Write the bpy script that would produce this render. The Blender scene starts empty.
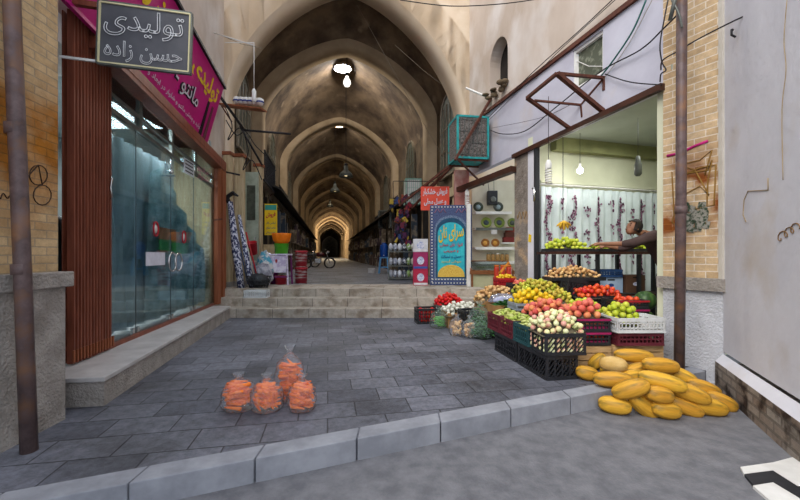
import bpy, bmesh, math, random
from mathutils import Vector, Matrix, noise
random.seed(11)
C = bpy.context.scene.collection
SC = bpy.context.scene
PI = math.pi
F = 370.0; H = 1.3; PY0 = 255.0
# ---------------------------------------------------------------- camera, world, lights, exposure
cam = bpy.data.cameras.new('camera'); cam.sensor_width = 36; cam.lens = 36*F/800; cam.shift_y = 5/800
cam.clip_end = 400
co = bpy.data.objects.new('camera', cam); C.objects.link(co); co.location = (0, 0, H); co.rotation_euler = (PI/2, 0, 0)
SC.camera = co
SC.view_settings.view_transform = 'Standard'; SC.view_settings.look = 'None'
SC.view_settings.gamma = 1; SC.view_settings.use_curve_mapping = False
SC.view_settings.exposure = 0.62
w = bpy.data.worlds.new('sky'); SC.world = w; w.use_nodes = True
bg = w.node_tree.nodes['Background']; bg.inputs[0].default_value = (0.80, 0.88, 1.0, 1); bg.inputs[1].default_value = 1.25
def light(name, kind, loc, energy, color=(1, 1, 1), size=1.0, rot=(0, 0, 0)):
    l = bpy.data.lights.new(name, kind); l.energy = energy; l.color = color
    if kind == 'SUN': l.angle = size
    elif kind == 'AREA': l.size = size
    else: l.shadow_soft_size = size
    o = bpy.data.objects.new(name, l); C.objects.link(o); o.location = loc; o.rotation_euler = rot
    return o
light('sun', 'SUN', (0, 0, 12), 1.9, (1.0, 0.95, 0.88), 0.7, (math.radians(48), 0, math.radians(-38)))

def P(px, py, Y): return Vector(((px-400)/F*Y, Y, H-(py-PY0)/F*Y))
def G(px, py, z=0.0):
    Y = (H-z)*F/(py-PY0); return Vector(((px-400)/F*Y, Y, z))
TH = math.radians(11.0)
def T(u, s, z=0.0): return Vector((u*math.cos(TH)-s*math.sin(TH), u*math.sin(TH)+s*math.cos(TH), z))

# ---------------------------------------------------------------- materials
def lin(h):
    if isinstance(h, str):
        h = h.lstrip('#'); c = [int(h[i:i+2], 16)/255 for i in (0, 2, 4)]
    else: c = h
    return tuple(((x/12.92) if x <= 0.04045 else ((x+0.055)/1.055)**2.4) for x in c)+(1,)
MATS = {}
def mat(name, col, col2=None, scale=6, rough=0.7, metal=0.0, bump=0.0, bscale=None, detail=4, contrast=(0.35, 0.65), col3=None, scale3=1.5, c3=(0.55, 0.7), emit=None, spec=0.3, stretch=None, rand=0.0, coord='Object', alpha=None):
    if name in MATS: return MATS[name]
    m = bpy.data.materials.new(name); m.use_nodes = True; nt = m.node_tree; N = nt.nodes; L = nt.links
    b = N['Principled BSDF']; b.inputs['Roughness'].default_value = rough; b.inputs['Metallic'].default_value = metal
    b.inputs['Specular IOR Level'].default_value = spec
    tc = N.new('ShaderNodeTexCoord'); src = tc.outputs[coord]
    if stretch:
        mp = N.new('ShaderNodeMapping'); mp.inputs['Scale'].default_value = stretch; L.new(src, mp.inputs[0]); src = mp.outputs[0]
    base = lin(col)
    nz = N.new('ShaderNodeTexNoise'); nz.inputs['Scale'].default_value = scale; nz.inputs['Detail'].default_value = detail; nz.inputs['Roughness'].default_value = 0.6
    L.new(src, nz.inputs['Vector'])
    r = N.new('ShaderNodeValToRGB'); r.color_ramp.elements[0].position = contrast[0]; r.color_ramp.elements[1].position = contrast[1]
    r.color_ramp.elements[0].color = base; r.color_ramp.elements[1].color = lin(col2) if col2 else tuple(min(1, x*0.8) for x in base[:3])+(1,)
    L.new(nz.outputs['Fac'], r.inputs[0]); out = r.outputs[0]
    if col3:
        n3 = N.new('ShaderNodeTexNoise'); n3.inputs['Scale'].default_value = scale3; n3.inputs['Detail'].default_value = 6; L.new(src, n3.inputs['Vector'])
        r3 = N.new('ShaderNodeValToRGB'); r3.color_ramp.elements[0].position = c3[0]; r3.color_ramp.elements[1].position = c3[1]; L.new(n3.outputs['Fac'], r3.inputs[0])
        mx = N.new('ShaderNodeMix'); mx.data_type = 'RGBA'; L.new(r3.outputs[0], mx.inputs[0]); L.new(out, mx.inputs[6]); mx.inputs[7].default_value = lin(col3); out = mx.outputs[2]
    if rand:
        oi = N.new('ShaderNodeObjectInfo'); hs = N.new('ShaderNodeHueSaturation')
        ma = N.new('ShaderNodeMapRange'); ma.inputs[3].default_value = 1-rand; ma.inputs[4].default_value = 1+rand; L.new(oi.outputs['Random'], ma.inputs[0])
        mh = N.new('ShaderNodeMapRange'); mh.inputs[3].default_value = 0.5-rand*0.07; mh.inputs[4].default_value = 0.5+rand*0.07; L.new(oi.outputs['Random'], mh.inputs[0])
        L.new(ma.outputs[0], hs.inputs['Value']); L.new(mh.outputs[0], hs.inputs['Hue']); L.new(out, hs.inputs['Color']); out = hs.outputs[0]
    L.new(out, b.inputs['Base Color'])
    if emit:
        b.inputs['Emission Color'].default_value = lin(col) if emit[0] is None else lin(emit[0]); b.inputs['Emission Strength'].default_value = emit[1]
    if bump:
        nb = N.new('ShaderNodeTexNoise'); nb.inputs['Scale'].default_value = bscale or scale*3; nb.inputs['Detail'].default_value = 5; L.new(src, nb.inputs['Vector'])
        bp = N.new('ShaderNodeBump'); bp.inputs['Strength'].default_value = bump; bp.inputs['Distance'].default_value = 0.02
        L.new(nb.outputs['Fac'], bp.inputs['Height']); L.new(bp.outputs[0], b.inputs['Normal'])
    if alpha is not None: b.inputs['Alpha'].default_value = alpha
    MATS[name] = m; return m
def brick_mat(name, c1, c2, mortar, bw, rh, ms=0.006, rough=0.85, rot=0, stain=None, sscale=1.2, sp=(0.5, 0.62), off=0.5, bump=0.6, squash=1.0, stain_z=None, mott=0.0, ns=7):
    m = bpy.data.materials.new(name); m.use_nodes = True; nt = m.node_tree; N = nt.nodes; L = nt.links
    b = N['Principled BSDF']; b.inputs['Roughness'].default_value = rough; b.inputs['Specular IOR Level'].default_value = 0.3
    tc = N.new('ShaderNodeTexCoord'); mp = N.new('ShaderNodeMapping'); mp.inputs['Rotation'].default_value = (0, 0, rot); L.new(tc.outputs['UV'], mp.inputs[0])
    bt = N.new('ShaderNodeTexBrick'); bt.inputs['Scale'].default_value = 1; bt.inputs['Brick Width'].default_value = bw; bt.inputs['Row Height'].default_value = rh
    bt.inputs['Mortar Size'].default_value = ms; bt.inputs['Mortar Smooth'].default_value = 0.2; bt.offset = off; bt.inputs['Bias'].default_value = 0
    bt.inputs['Color1'].default_value = lin(c1); bt.inputs['Color2'].default_value = lin(c2); bt.inputs['Mortar'].default_value = lin(mortar)
    nw = N.new('ShaderNodeTexNoise'); nw.inputs['Scale'].default_value = 9; L.new(mp.outputs[0], nw.inputs['Vector'])
    va = N.new('ShaderNodeVectorMath'); va.operation = 'MULTIPLY_ADD'; L.new(nw.outputs['Color'], va.inputs[0]); va.inputs[1].default_value = (0.008, 0.008, 0); L.new(mp.outputs[0], va.inputs[2]); L.new(va.outputs[0], bt.inputs['Vector'])
    nz = N.new('ShaderNodeTexNoise'); nz.inputs['Scale'].default_value = ns; nz.inputs['Detail'].default_value = 10; nz.inputs['Roughness'].default_value = 0.8; L.new(mp.outputs[0], nz.inputs['Vector'])
    mr = N.new('ShaderNodeMapRange'); mr.inputs[1].default_value = 0.3; mr.inputs[2].default_value = 0.7; mr.inputs[3].default_value = 0.62-mott; mr.inputs[4].default_value = 1.25+mott; L.new(nz.outputs['Fac'], mr.inputs[0])
    mu = N.new('ShaderNodeMix'); mu.data_type = 'RGBA'; mu.blend_type = 'MULTIPLY'; mu.inputs[0].default_value = 1; L.new(bt.outputs['Color'], mu.inputs[6]); L.new(mr.outputs[0], mu.inputs[7]); out = mu.outputs[2]
    if stain:
        ns = N.new('ShaderNodeTexNoise'); ns.inputs['Scale'].default_value = sscale; ns.inputs['Detail'].default_value = 8; L.new(mp.outputs[0], ns.inputs['Vector'])
        rs = N.new('ShaderNodeValToRGB'); rs.color_ramp.elements[0].position = sp[0]; rs.color_ramp.elements[1].position = sp[1]; L.new(ns.outputs['Fac'], rs.inputs[0]); fac = rs.outputs[0]
        if stain_z:
            sx = N.new('ShaderNodeSeparateXYZ'); L.new(tc.outputs['UV'], sx.inputs[0])
            a = N.new('ShaderNodeMapRange'); a.inputs[1].default_value = stain_z[0]; a.inputs[2].default_value = stain_z[1]; L.new(sx.outputs[1], a.inputs[0])
            a2 = N.new('ShaderNodeMapRange'); a2.inputs[1].default_value = stain_z[3]; a2.inputs[2].default_value = stain_z[2]; L.new(sx.outputs[1], a2.inputs[0])
            q = N.new('ShaderNodeMath'); q.operation = 'MULTIPLY'; L.new(a.outputs[0], q.inputs[0]); L.new(a2.outputs[0], q.inputs[1])
            q2 = N.new('ShaderNodeMath'); q2.operation = 'MULTIPLY'; L.new(q.outputs[0], q2.inputs[0]); L.new(fac, q2.inputs[1]); fac = q2.outputs[0]
        m2 = N.new('ShaderNodeMix'); m2.data_type = 'RGBA'; m2.blend_type = 'MULTIPLY'; L.new(fac, m2.inputs[0]); L.new(out, m2.inputs[6]); m2.inputs[7].default_value = lin(stain); out = m2.outputs[2]
    L.new(out, b.inputs['Base Color'])
    ad = N.new('ShaderNodeMath'); ad.operation = 'MULTIPLY_ADD'; L.new(nz.outputs['Fac'], ad.inputs[0]); ad.inputs[1].default_value = 0.8
    sb = N.new('ShaderNodeMath'); sb.operation = 'SUBTRACT'; sb.inputs[0].default_value = 1; L.new(bt.outputs['Fac'], sb.inputs[1]); L.new(sb.outputs[0], ad.inputs[2])
    bp = N.new('ShaderNodeBump'); bp.inputs['Strength'].default_value = bump; bp.inputs['Distance'].default_value = 0.012; L.new(ad.outputs[0], bp.inputs['Height']); L.new(bp.outputs[0], b.inputs['Normal'])
    MATS[name] = m; return m
def film_mat(name, col, op, rough=0.12, gloss=0.35, wrinkle=30):
    m = bpy.data.materials.new(name); m.use_nodes = True; nt = m.node_tree; N = nt.nodes; L = nt.links
    for n in list(N): N.remove(n)
    o = N.new('ShaderNodeOutputMaterial'); t = N.new('ShaderNodeBsdfTransparent'); t.inputs[0].default_value = tuple(1-(1-x)*0.15 for x in lin(col)[:3])+(1,)
    d = N.new('ShaderNodeBsdfDiffuse'); d.inputs[0].default_value = lin(col)
    g = N.new('ShaderNodeBsdfGlossy'); g.inputs['Roughness'].default_value = rough
    tc = N.new('ShaderNodeTexCoord'); nz = N.new('ShaderNodeTexNoise'); nz.inputs['Scale'].default_value = wrinkle; nz.inputs['Detail'].default_value = 3; L.new(tc.outputs['Object'], nz.inputs['Vector'])
    bp = N.new('ShaderNodeBump'); bp.inputs['Strength'].default_value = 0.8; bp.inputs['Distance'].default_value = 0.02; L.new(nz.outputs['Fac'], bp.inputs['Height']); L.new(bp.outputs[0], g.inputs['Normal'])
    m1 = N.new('ShaderNodeMixShader'); m1.inputs[0].default_value = op; L.new(t.outputs[0], m1.inputs[1]); L.new(d.outputs[0], m1.inputs[2])
    lw = N.new('ShaderNodeLayerWeight'); lw.inputs[0].default_value = gloss; L.new(bp.outputs[0], lw.inputs['Normal'])
    mr = N.new('ShaderNodeMath'); mr.operation = 'MULTIPLY'; mr.inputs[1].default_value = 0.75; L.new(lw.outputs['Fresnel'], mr.inputs[0])
    m2 = N.new('ShaderNodeMixShader'); L.new(mr.outputs[0], m2.inputs[0]); L.new(m1.outputs[0], m2.inputs[1]); L.new(g.outputs[0], m2.inputs[2]); L.new(m2.outputs[0], o.inputs[0])
    MATS[name] = m; return m

M = {}
M['paving'] = brick_mat('paving', '#5c5e68', '#787a84', '#414247', 0.46, 0.30, 0.006, rough=0.55, rot=-TH, stain='#a5a29e', sscale=0.9, sp=(0.45, 0.7), bump=0.6, mott=0.18, ns=14)
M['stepstone'] = brick_mat('step_stone', '#bdb2a4', '#aea497', '#6f675e', 0.75, 0.6, 0.006, rough=0.75, stain='#cfc8bf', sscale=3, bump=0.3)
M['street'] = mat('street_asphalt', '#7c7c80', '#66666b', 8, rough=0.85, bump=0.4, bscale=60)
M['brickL'] = brick_mat('brick_left', '#cfb288', '#bd9d72', '#a8957a', 0.20, 0.062, 0.005, stain='#cf9a3c', sscale=2.2, sp=(0.30, 0.55), stain_z=(1.4, 1.8, 2.35, 2.75))
M['brickR'] = brick_mat('brick_right', '#cbb08c', '#b99c76', '#dccfbd', 0.22, 0.080, 0.006, stain='#a5682c', sscale=2.6, sp=(0.46, 0.58), stain_z=(1.35, 1.6, 2.2, 2.6))
M['stonebase'] = mat('rough_stone', '#a8a19a', '#89827b', 5, rough=0.9, bump=1.0, bscale=45, detail=8)
M['stonebaseR'] = mat('rough_stone_pale', '#c6c7cd', '#b3b4ba', 5, rough=0.9, bump=1.0, bscale=45, detail=8)
M['rubble'] = brick_mat('rubble_brick', '#8a7768', '#a0978c', '#7c7268', 0.24, 0.085, 0.014, stain='#6d6058', sscale=4, bump=1.0)
M['plasterR'] = mat('grey_plaster', '#dddce2', '#cac9d0', 1.3, rough=0.9, bump=0.25, bscale=14, detail=9, contrast=(0.3, 0.7), col3='#bfb2a4', scale3=1.1, c3=(0.58, 0.8))
M['upper'] = mat('pale_plaster', '#c2c1cc', '#b2b0bd', 1.1, rough=0.9, bump=0.2, bscale=10, detail=8, col3='#bda893', scale3=0.8, c3=(0.55, 0.75))
M['upperwarm'] = mat('warm_plaster', '#c4b5a8', '#b09f90', 0.9, rough=0.9, bump=0.25, bscale=9, detail=9, col3='#cfc6bf', scale3=1.4, c3=(0.5, 0.7), stretch=(1, 1, 0.6))
M['cream'] = mat('cream_plaster', '#dfcdb6', '#d3bea2', 1.1, rough=0.9, bump=0.15, bscale=9, detail=8, col3='#c4aa8c', scale3=0.9, c3=(0.6, 0.8))
M['rib'] = mat('arch_plaster', '#b8a284', '#a08a6d', 1.4, rough=0.9, bump=0.2, bscale=9, detail=8)
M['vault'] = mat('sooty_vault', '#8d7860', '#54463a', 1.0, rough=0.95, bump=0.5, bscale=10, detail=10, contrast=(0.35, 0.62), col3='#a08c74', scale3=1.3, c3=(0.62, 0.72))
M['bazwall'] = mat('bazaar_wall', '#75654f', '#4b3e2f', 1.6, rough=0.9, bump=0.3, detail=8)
M['woodcream'] = mat('cream_wood', '#c9b898', '#a8936f', 4, rough=0.7, stretch=(6, 6, 0.6), detail=6)
M['dark'] = mat('opening_shade', '#1c1917', '#2b2622', 4)  # dark colour for the shade inside openings, also on cooler pads
M['brown'] = mat('brown_metal', '#864833', '#6a3423', 5, rough=0.45, bump=0.05, spec=0.5, stretch=(4, 4, 0.5))
M['brownd'] = mat('dark_brown_metal', '#3a241c', '#4a2c20', 5, rough=0.5)
M['orangewood'] = mat('orange_wood_frame', '#96583a', '#7d452c', 5, rough=0.5, stretch=(5, 5, 0.5))
M['pipe'] = mat('rusty_pipe', '#6a5856', '#4a3c3c', 10, rough=0.5, col3='#8a6448', scale3=5, c3=(0.5, 0.7), bump=0.1)
M['rust'] = mat('rusty_steel', '#63392b', '#4a2a21', 14, rough=0.7, bump=0.1)
M['ledge'] = mat('marble_ledge', '#c4c0be', '#aca8a6', 4, rough=0.4, bump=0.05)
M['white'] = mat('white_paint', '#e8e6e2', '#d6d4cf', 5, rough=0.6)
M['chrome'] = mat('chrome', '#d8d8d8', '#b8b8b8', 5, rough=0.2, metal=1)
M['black'] = mat('black_plastic', '#1b1c20', '#27282d', 20, rough=0.45, spec=0.5)
M['cable'] = mat('black_cable', '#1c1b1f', '#2a292d', 20, rough=0.6)
M['teal'] = mat('teal_paint', '#2fa3a3', '#23807f', 9, rough=0.6, col3='#7c6a5c', scale3=9, c3=(0.6, 0.68))
M['mesh'] = mat('dusty_pad', '#7d7671', '#4e4945', 40, rough=0.9, bump=0.8, bscale=70, contrast=(0.45, 0.55))
M['pink'] = mat('pink_plaster', '#c07d74', '#a8665e', 2, rough=0.9, col3='#d2aaa0', scale3=2)
M['green_wall'] = mat('pale_green_wall', '#d9dac0', '#cccdb2', 1.5, rough=0.8)
M['ceil'] = mat('dim_ceiling', '#a9afa0', '#9da394', 1.5, rough=0.9)
M['cardboard'] = mat('cardboard', '#a97f50', '#916a40', 6, rough=0.85)
M['wood'] = mat('raw_wood', '#c9a878', '#a8855a', 6, rough=0.8, stretch=(1, 1, 8), bump=0.1)
M['woodbrown'] = mat('brown_wood', '#8c5a34', '#6d4326', 6, rough=0.5, stretch=(1, 1, 6))
M['green_cloth'] = mat('green_leaf', '#3f7a33', '#22501f', 14, rough=0.6, bump=0.3)

# ---------------------------------------------------------------- mesh helpers
class MB:
    def __init__(s): s.v = []; s.f = []; s.smooth = []
    def add(s, vs, fs, sm=False):
        b = len(s.v); s.v += [tuple(x) for x in vs]; s.f += [tuple(i+b for i in f) for f in fs]; s.smooth += [sm]*len(fs); return s
    def box(s, c, d, rz=0.0, M4=None):
        x, y, z = d[0]/2, d[1]/2, d[2]/2; R = Matrix.Rotation(rz, 3, 'Z') if M4 is None else M4
        vs = [Vector(c)+R@Vector((a*x, b*y, e*z)) for a in (-1, 1) for b in (-1, 1) for e in (-1, 1)]
        return s.add(vs, [(0, 1, 3, 2), (4, 6, 7, 5), (0, 4, 5, 1), (2, 3, 7, 6), (0, 2, 6, 4), (1, 5, 7, 3)])
    def bar(s, a, b, w, h=None):
        a, b = Vector(a), Vector(b); h = h or w; d = b-a; L = d.length
        if L < 1e-6: return s
        z = d/L; up = Vector((0, 0, 1)) if abs(z.z) < 0.95 else Vector((1, 0, 0)); x = z.cross(up).normalized(); y = x.cross(z)
        R = Matrix((x, y, z)).transposed(); return s.box((a+b)/2, (w, h, L), M4=R)
    def tube(s, pts, r, n=8, cap=True):
        pts = [Vector(p) for p in pts]; rs = r if isinstance(r, (list, tuple)) else [r]*len(pts); vs = []; fs = []
        px = None
        for i, p in enumerate(pts):
            d = (pts[min(i+1, len(pts)-1)]-pts[max(i-1, 0)]).normalized()
            if px is None: up = Vector((0, 0, 1)) if abs(d.z) < 0.9 else Vector((1, 0, 0)); px = d.cross(up).normalized()
            else: px = (px-d*px.dot(d)).normalized()
            py = d.cross(px)
            for k in range(n): a = 2*PI*k/n; vs.append(p+(px*math.cos(a)+py*math.sin(a))*rs[i])
        for i in range(len(pts)-1):
            for k in range(n): fs.append((i*n+k, i*n+(k+1) % n, (i+1)*n+(k+1) % n, (i+1)*n+k))
        if cap: fs += [tuple(range(n-1, -1, -1)), tuple(range((len(pts)-1)*n, len(pts)*n))]
        return s.add(vs, fs, True)
    def lathe(s, prof, c=(0, 0, 0), n=16, M4=None, wob=None, caps=True):
        vs = []; fs = []; c = Vector(c)
        for i, (r, z) in enumerate(prof):
            for k in range(n):
                a = 2*PI*k/n; rr = r*(wob(a, i) if wob else 1); v = Vector((rr*math.cos(a), rr*math.sin(a), z)); vs.append(c+((M4@v) if M4 else v))
        for i in range(len(prof)-1):
            for k in range(n): fs.append((i*n+k, i*n+(k+1) % n, (i+1)*n+(k+1) % n, (i+1)*n+k))
        if caps and prof[0][0] > 1e-5: fs.append(tuple(range(n-1, -1, -1)))
        if caps and prof[-1][0] > 1e-5: fs.append(tuple(range((len(prof)-1)*n, len(prof)*n)))
        return s.add(vs, fs, True)
    def prism(s, pts, vec, sm=False):
        n = len(pts); v = Vector(vec); pts = [Vector(p) for p in pts]
        return s.add(pts+[p+v for p in pts], [tuple(range(n)), tuple(range(2*n-1, n-1, -1))]+[(i, i+n, (i+1) % n+n, (i+1) % n) for i in range(n)], sm)
    def grid(s, fn, nu, nv, sm=True):
        vs = [fn(i/nu, j/nv) for i in range(nu+1) for j in range(nv+1)]
        return s.add(vs, [(i*(nv+1)+j, (i+1)*(nv+1)+j, (i+1)*(nv+1)+j+1, i*(nv+1)+j+1) for i in range(nu) for j in range(nv)], sm)
    def ball(s, c, r, n=12, m=8, R=None):
        rx, ry, rz = (r, r, r) if not isinstance(r, tuple) else r
        vs = []; fs = []; c = Vector(c)
        for i in range(m+1):
            t = PI*i/m
            for k in range(n):
                a = 2*PI*k/n; v = Vector((rx*math.sin(t)*math.cos(a), ry*math.sin(t)*math.sin(a), rz*math.cos(t))); vs.append(c+((R@v) if R else v))
        for i in range(m):
            for k in range(n): fs.append((i*n+k, (i+1)*n+k, (i+1)*n+(k+1) % n, i*n+(k+1) % n))
        return s.add(vs, fs, True)
    def build(s, name, m, parent=None, loc=None, bevel=0, merge=True, norm=True):
        me = bpy.data.meshes.new(name); bm = bmesh.new(); bv = [bm.verts.new(v) for v in s.v]
        for f, sm in zip(s.f, s.smooth):
            try: fc = bm.faces.new([bv[i] for i in f]); fc.smooth = sm
            except ValueError: pass
        if merge: bmesh.ops.remove_doubles(bm, verts=bm.verts, dist=1e-5)
        if norm: bmesh.ops.recalc_face_normals(bm, faces=bm.faces)
        uv = bm.loops.layers.uv.new('UVMap')
        for f in bm.faces:
            n = f.normal
            if abs(n.z) > 0.7:
                for l in f.loops: l[uv].uv = (l.vert.co.x, l.vert.co.y)
            else:
                t = Vector((-n.y, n.x, 0)); t = t.normalized() if t.length > 1e-6 else Vector((1, 0, 0))
                for l in f.loops: l[uv].uv = (l.vert.co.dot(t), l.vert.co.z)
        bm.to_mesh(me); bm.free()
        o = bpy.data.objects.new(name, me); C.objects.link(o)
        if m: me.materials.append(MATS.get(m) if isinstance(m, str) and m in MATS else (M[m] if isinstance(m, str) else m))
        if parent: o.parent = parent
        if loc is not None: o.location = loc
        if bevel:
            b = o.modifiers.new('bevel', 'BEVEL'); b.width = bevel; b.segments = 2; b.limit_method = 'ANGLE'
        return o
def tag(o, label, cat, group=None, kind=None):
    if label: o['label'] = label
    if cat: o['category'] = cat
    if group: o['group'] = group
    if kind: o['kind'] = kind
    return o
def struct(name, mb, m, **k): o = mb.build(name, m, **k); o['kind'] = 'structure'; return o
def thing(name, label, cat, loc=(0, 0, 0), rz=0.0, group=None):
    o = bpy.data.objects.new(name, None); C.objects.link(o); o.location = loc; o.rotation_euler = (0, 0, rz); o.empty_display_size = 0.1
    return tag(o, label, cat, group)
def kids(o): return [c for c in o.children]
def copytree(o, parent=None):
    c = o.copy(); C.objects.link(c)
    if parent: c.parent = parent
    for ch in kids(o): copytree(ch, c)
    return c
# persian lettering: contextual forms picked by hand, laid out right to left
FORMS = {'ا': ('\ufe8d', '\ufe8e'), 'آ': ('\ufe81', '\ufe82'), 'ب': ('\ufe8f', '\ufe90', '\ufe91', '\ufe92'), 'پ': ('\ufb56', '\ufb57', '\ufb58', '\ufb59'), 'ت': ('\ufe95', '\ufe96', '\ufe97', '\ufe98'),
 'ح': ('\ufea1', '\ufea2', '\ufea3', '\ufea4'), 'د': ('\ufea9', '\ufeaa'), 'ر': ('\ufead', '\ufeae'), 'ز': ('\ufeaf', '\ufeb0'), 'س': ('\ufeb1', '\ufeb2', '\ufeb3', '\ufeb4'), 'ش': ('\ufeb5', '\ufeb6', '\ufeb7', '\ufeb8'),
 'ف': ('\ufed1', '\ufed2', '\ufed3', '\ufed4'), 'ق': ('\ufed5', '\ufed6', '\ufed7', '\ufed8'), 'ل': ('\ufedd', '\ufede', '\ufedf', '\ufee0'), 'م': ('\ufee1', '\ufee2', '\ufee3', '\ufee4'), 'ن': ('\ufee5', '\ufee6', '\ufee7', '\ufee8'),
 'ه': ('\ufee9', '\ufeea', '\ufeeb', '\ufeec'), 'و': ('\ufeed', '\ufeee'), 'ی': ('\ufeef', '\ufef0', '\ufef3', '\ufef4'), 'ک': ('\ufed9', '\ufeda', '\ufedb', '\ufedc'), 'ع': ('\ufec9', '\ufeca', '\ufecb', '\ufecc'), 'خ': ('\ufea5', '\ufea6', '\ufea7', '\ufea8')}
def shape(t):
    out = []
    for i, c in enumerate(t):
        if c not in FORMS: out.append(c); continue
        p = i > 0 and t[i-1] in FORMS and len(FORMS[t[i-1]]) == 4; n = i < len(t)-1 and t[i+1] in FORMS and len(FORMS[c]) == 4
        out.append(FORMS[c][3 if (p and n) else 1 if p else 2 if n else 0])
    return ''.join(reversed(out))
def lettering(name, text, m, parent, center, xdir, updir, width, height=None, bold=0.0, outline=0.0, depth=0.002):
    cu = bpy.data.curves.new(name, 'FONT'); cu.body = shape(text); cu.size = 1.0; cu.offset = bold
    if outline: cu.fill_mode = 'NONE'; cu.bevel_depth = outline; cu.bevel_resolution = 0
    else: cu.extrude = 0.01
    cu.resolution_u = 4
    o = bpy.data.objects.new(name, cu); C.objects.link(o); bpy.context.view_layer.update()
    dg = bpy.context.evaluated_depsgraph_get(); me = bpy.data.meshes.new_from_object(o.evaluated_get(dg)); bpy.data.objects.remove(o)
    xs = [v.co.x for v in me.vertices]; ys = [v.co.y for v in me.vertices]
    cx, cy = (min(xs)+max(xs))/2, (min(ys)+max(ys))/2; sx = width/(max(xs)-min(xs)); sy = sx if not height else height/(max(ys)-min(ys))
    X = Vector(xdir).normalized(); U = Vector(updir).normalized(); Nn = X.cross(U).normalized(); c = Vector(center)
    for v in me.vertices: v.co = c+X*((v.co.x-cx)*sx)+U*((v.co.y-cy)*sy)+Nn*(v.co.z*sx if outline else (0.001 if v.co.z > 0 else -0.001)+depth)
    me.materials.clear(); me.materials.append(m); o = bpy.data.objects.new(name, me); C.objects.link(o)
    if parent: o.parent = parent
    return o

# ---------------------------------------------------------------- ground, steps
def poly_slab(name, pts, z0, z1, m): return struct(name, MB().prism([(p[0], p[1], z0) for p in pts], (0, 0, z1-z0)), m)
poly_slab('floor', [(-12, -6), (12, -6), (12, 9), (-12, 9)], -0.55, -0.15, 'street')
def edgeY(x): return 3.56+0.41*(x-1.97)
PC = Vector((3.234, 4.548, 0)); RC = Vector((3.52, 4.03, 0))
poly_slab('floor', [(-3.4, edgeY(-3.4)), (3.5, edgeY(3.5)), (7.2, 5.5), (7.2, 9.2), (2.7, 8.8), (-5, 8.2)], -0.5, 0.0, 'paving')
kb = MB()
for i in range(11):
    x0 = -3.4+i*0.62; x1 = x0+0.61
    kb.prism([(x0, edgeY(x0)-0.02, -0.2), (x1, edgeY(x1)-0.02, -0.2), (x1, edgeY(x1)+0.16, -0.2), (x0, edgeY(x0)+0.16, -0.2)], (0, 0, 0.204))
struct('trim_1', kb, mat('kerb_stone_grey', '#9b9da4', '#85878e', 5, rough=0.8, bump=0.2), bevel=0.006)
SY = [7.63, 7.95, 8.27]; SZ = [0.19, 0.37, 0.55]
for i, (y, z) in enumerate(zip(SY, SZ)):
    mb = MB(); mb.prism([(-4.2, y, -0.05), (2.6, y, -0.05), (2.6, 9.5, -0.05), (-4.2, 9.5, -0.05)] if i < 2 else [(-4.2, y, -0.05), (1.95, y, -0.05), (1.75, 9.5, -0.05), (-4.2, 9.5, -0.05)], (0, 0, z+0.05-i*0.0005))
    struct('stone_step', mb, 'stepstone', bevel=0.01)
mb = MB(); mb.prism([T(-4, 8.9, 0.1), T(4.2, 9.0, 0.1), T(5, 160, 0.1), T(-4, 160, 0.1)], (0, 0, 0.4485)); struct('floor', mb, 'paving')
# painted kerb at the right edge of the street
t = thing('painted_kerb', 'black and white painted kerb stone on the street at the right wall', 'kerb', (0, 0, 0))
for pts, m in (([(2.30, 2.50), (2.576, 2.555), (2.78, 2.62), (2.70, 2.30), (2.466, 2.293), (2.481, 2.461), (2.25, 2.42)], 'white'), ([(2.25, 2.417), (2.478, 2.458), (2.462, 2.29), (2.69, 2.29), (2.62, 2.05), (2.355, 2.17), (2.352, 2.333), (2.20, 2.30)], 'black'), ([(2.19, 2.297), (2.349, 2.33), (2.352, 2.167), (2.60, 2.04), (2.5, 1.8), (2.1, 1.9)], 'white')):
    MB().prism([(x, y, -0.151) for x, y in pts], (0, 0, 0.02)).build('kerb_stone', m, t)

# ---------------------------------------------------------------- wall helper
def wall_mb(p0, p1, z0, z1, thick, holes=(), mb=None, z1b=None):
    """vertical wall p0->p1, thickness to the left-hand normal side given by sign of thick; holes=[(a0,a1,z0,z1)] along length in metres"""
    mb = mb or MB(); p0 = Vector((p0[0], p0[1], 0)); p1 = Vector((p1[0], p1[1], 0)); d = (p1-p0); L = d.length; d /= L; n = Vector((-d.y, d.x, 0))*thick
    def blk(a0, a1, b0, b1):
        if a1-a0 < 1e-4 or b1-b0 < 1e-4: return
        q = [p0+d*a0+Vector((0, 0, b0)), p0+d*a1+Vector((0, 0, b0)), p0+d*a1+n+Vector((0, 0, b0)), p0+d*a0+n+Vector((0, 0, b0))]
        mb.prism(q, (0, 0, b1-b0))
    a = 0
    for h in sorted(holes):
        blk(a, h[0], z0, z1); blk(h[0], h[1], z0, h[2]); blk(h[0], h[1], h[3], z1); a = h[1]
    blk(a, L, z0, z1); return mb

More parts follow.
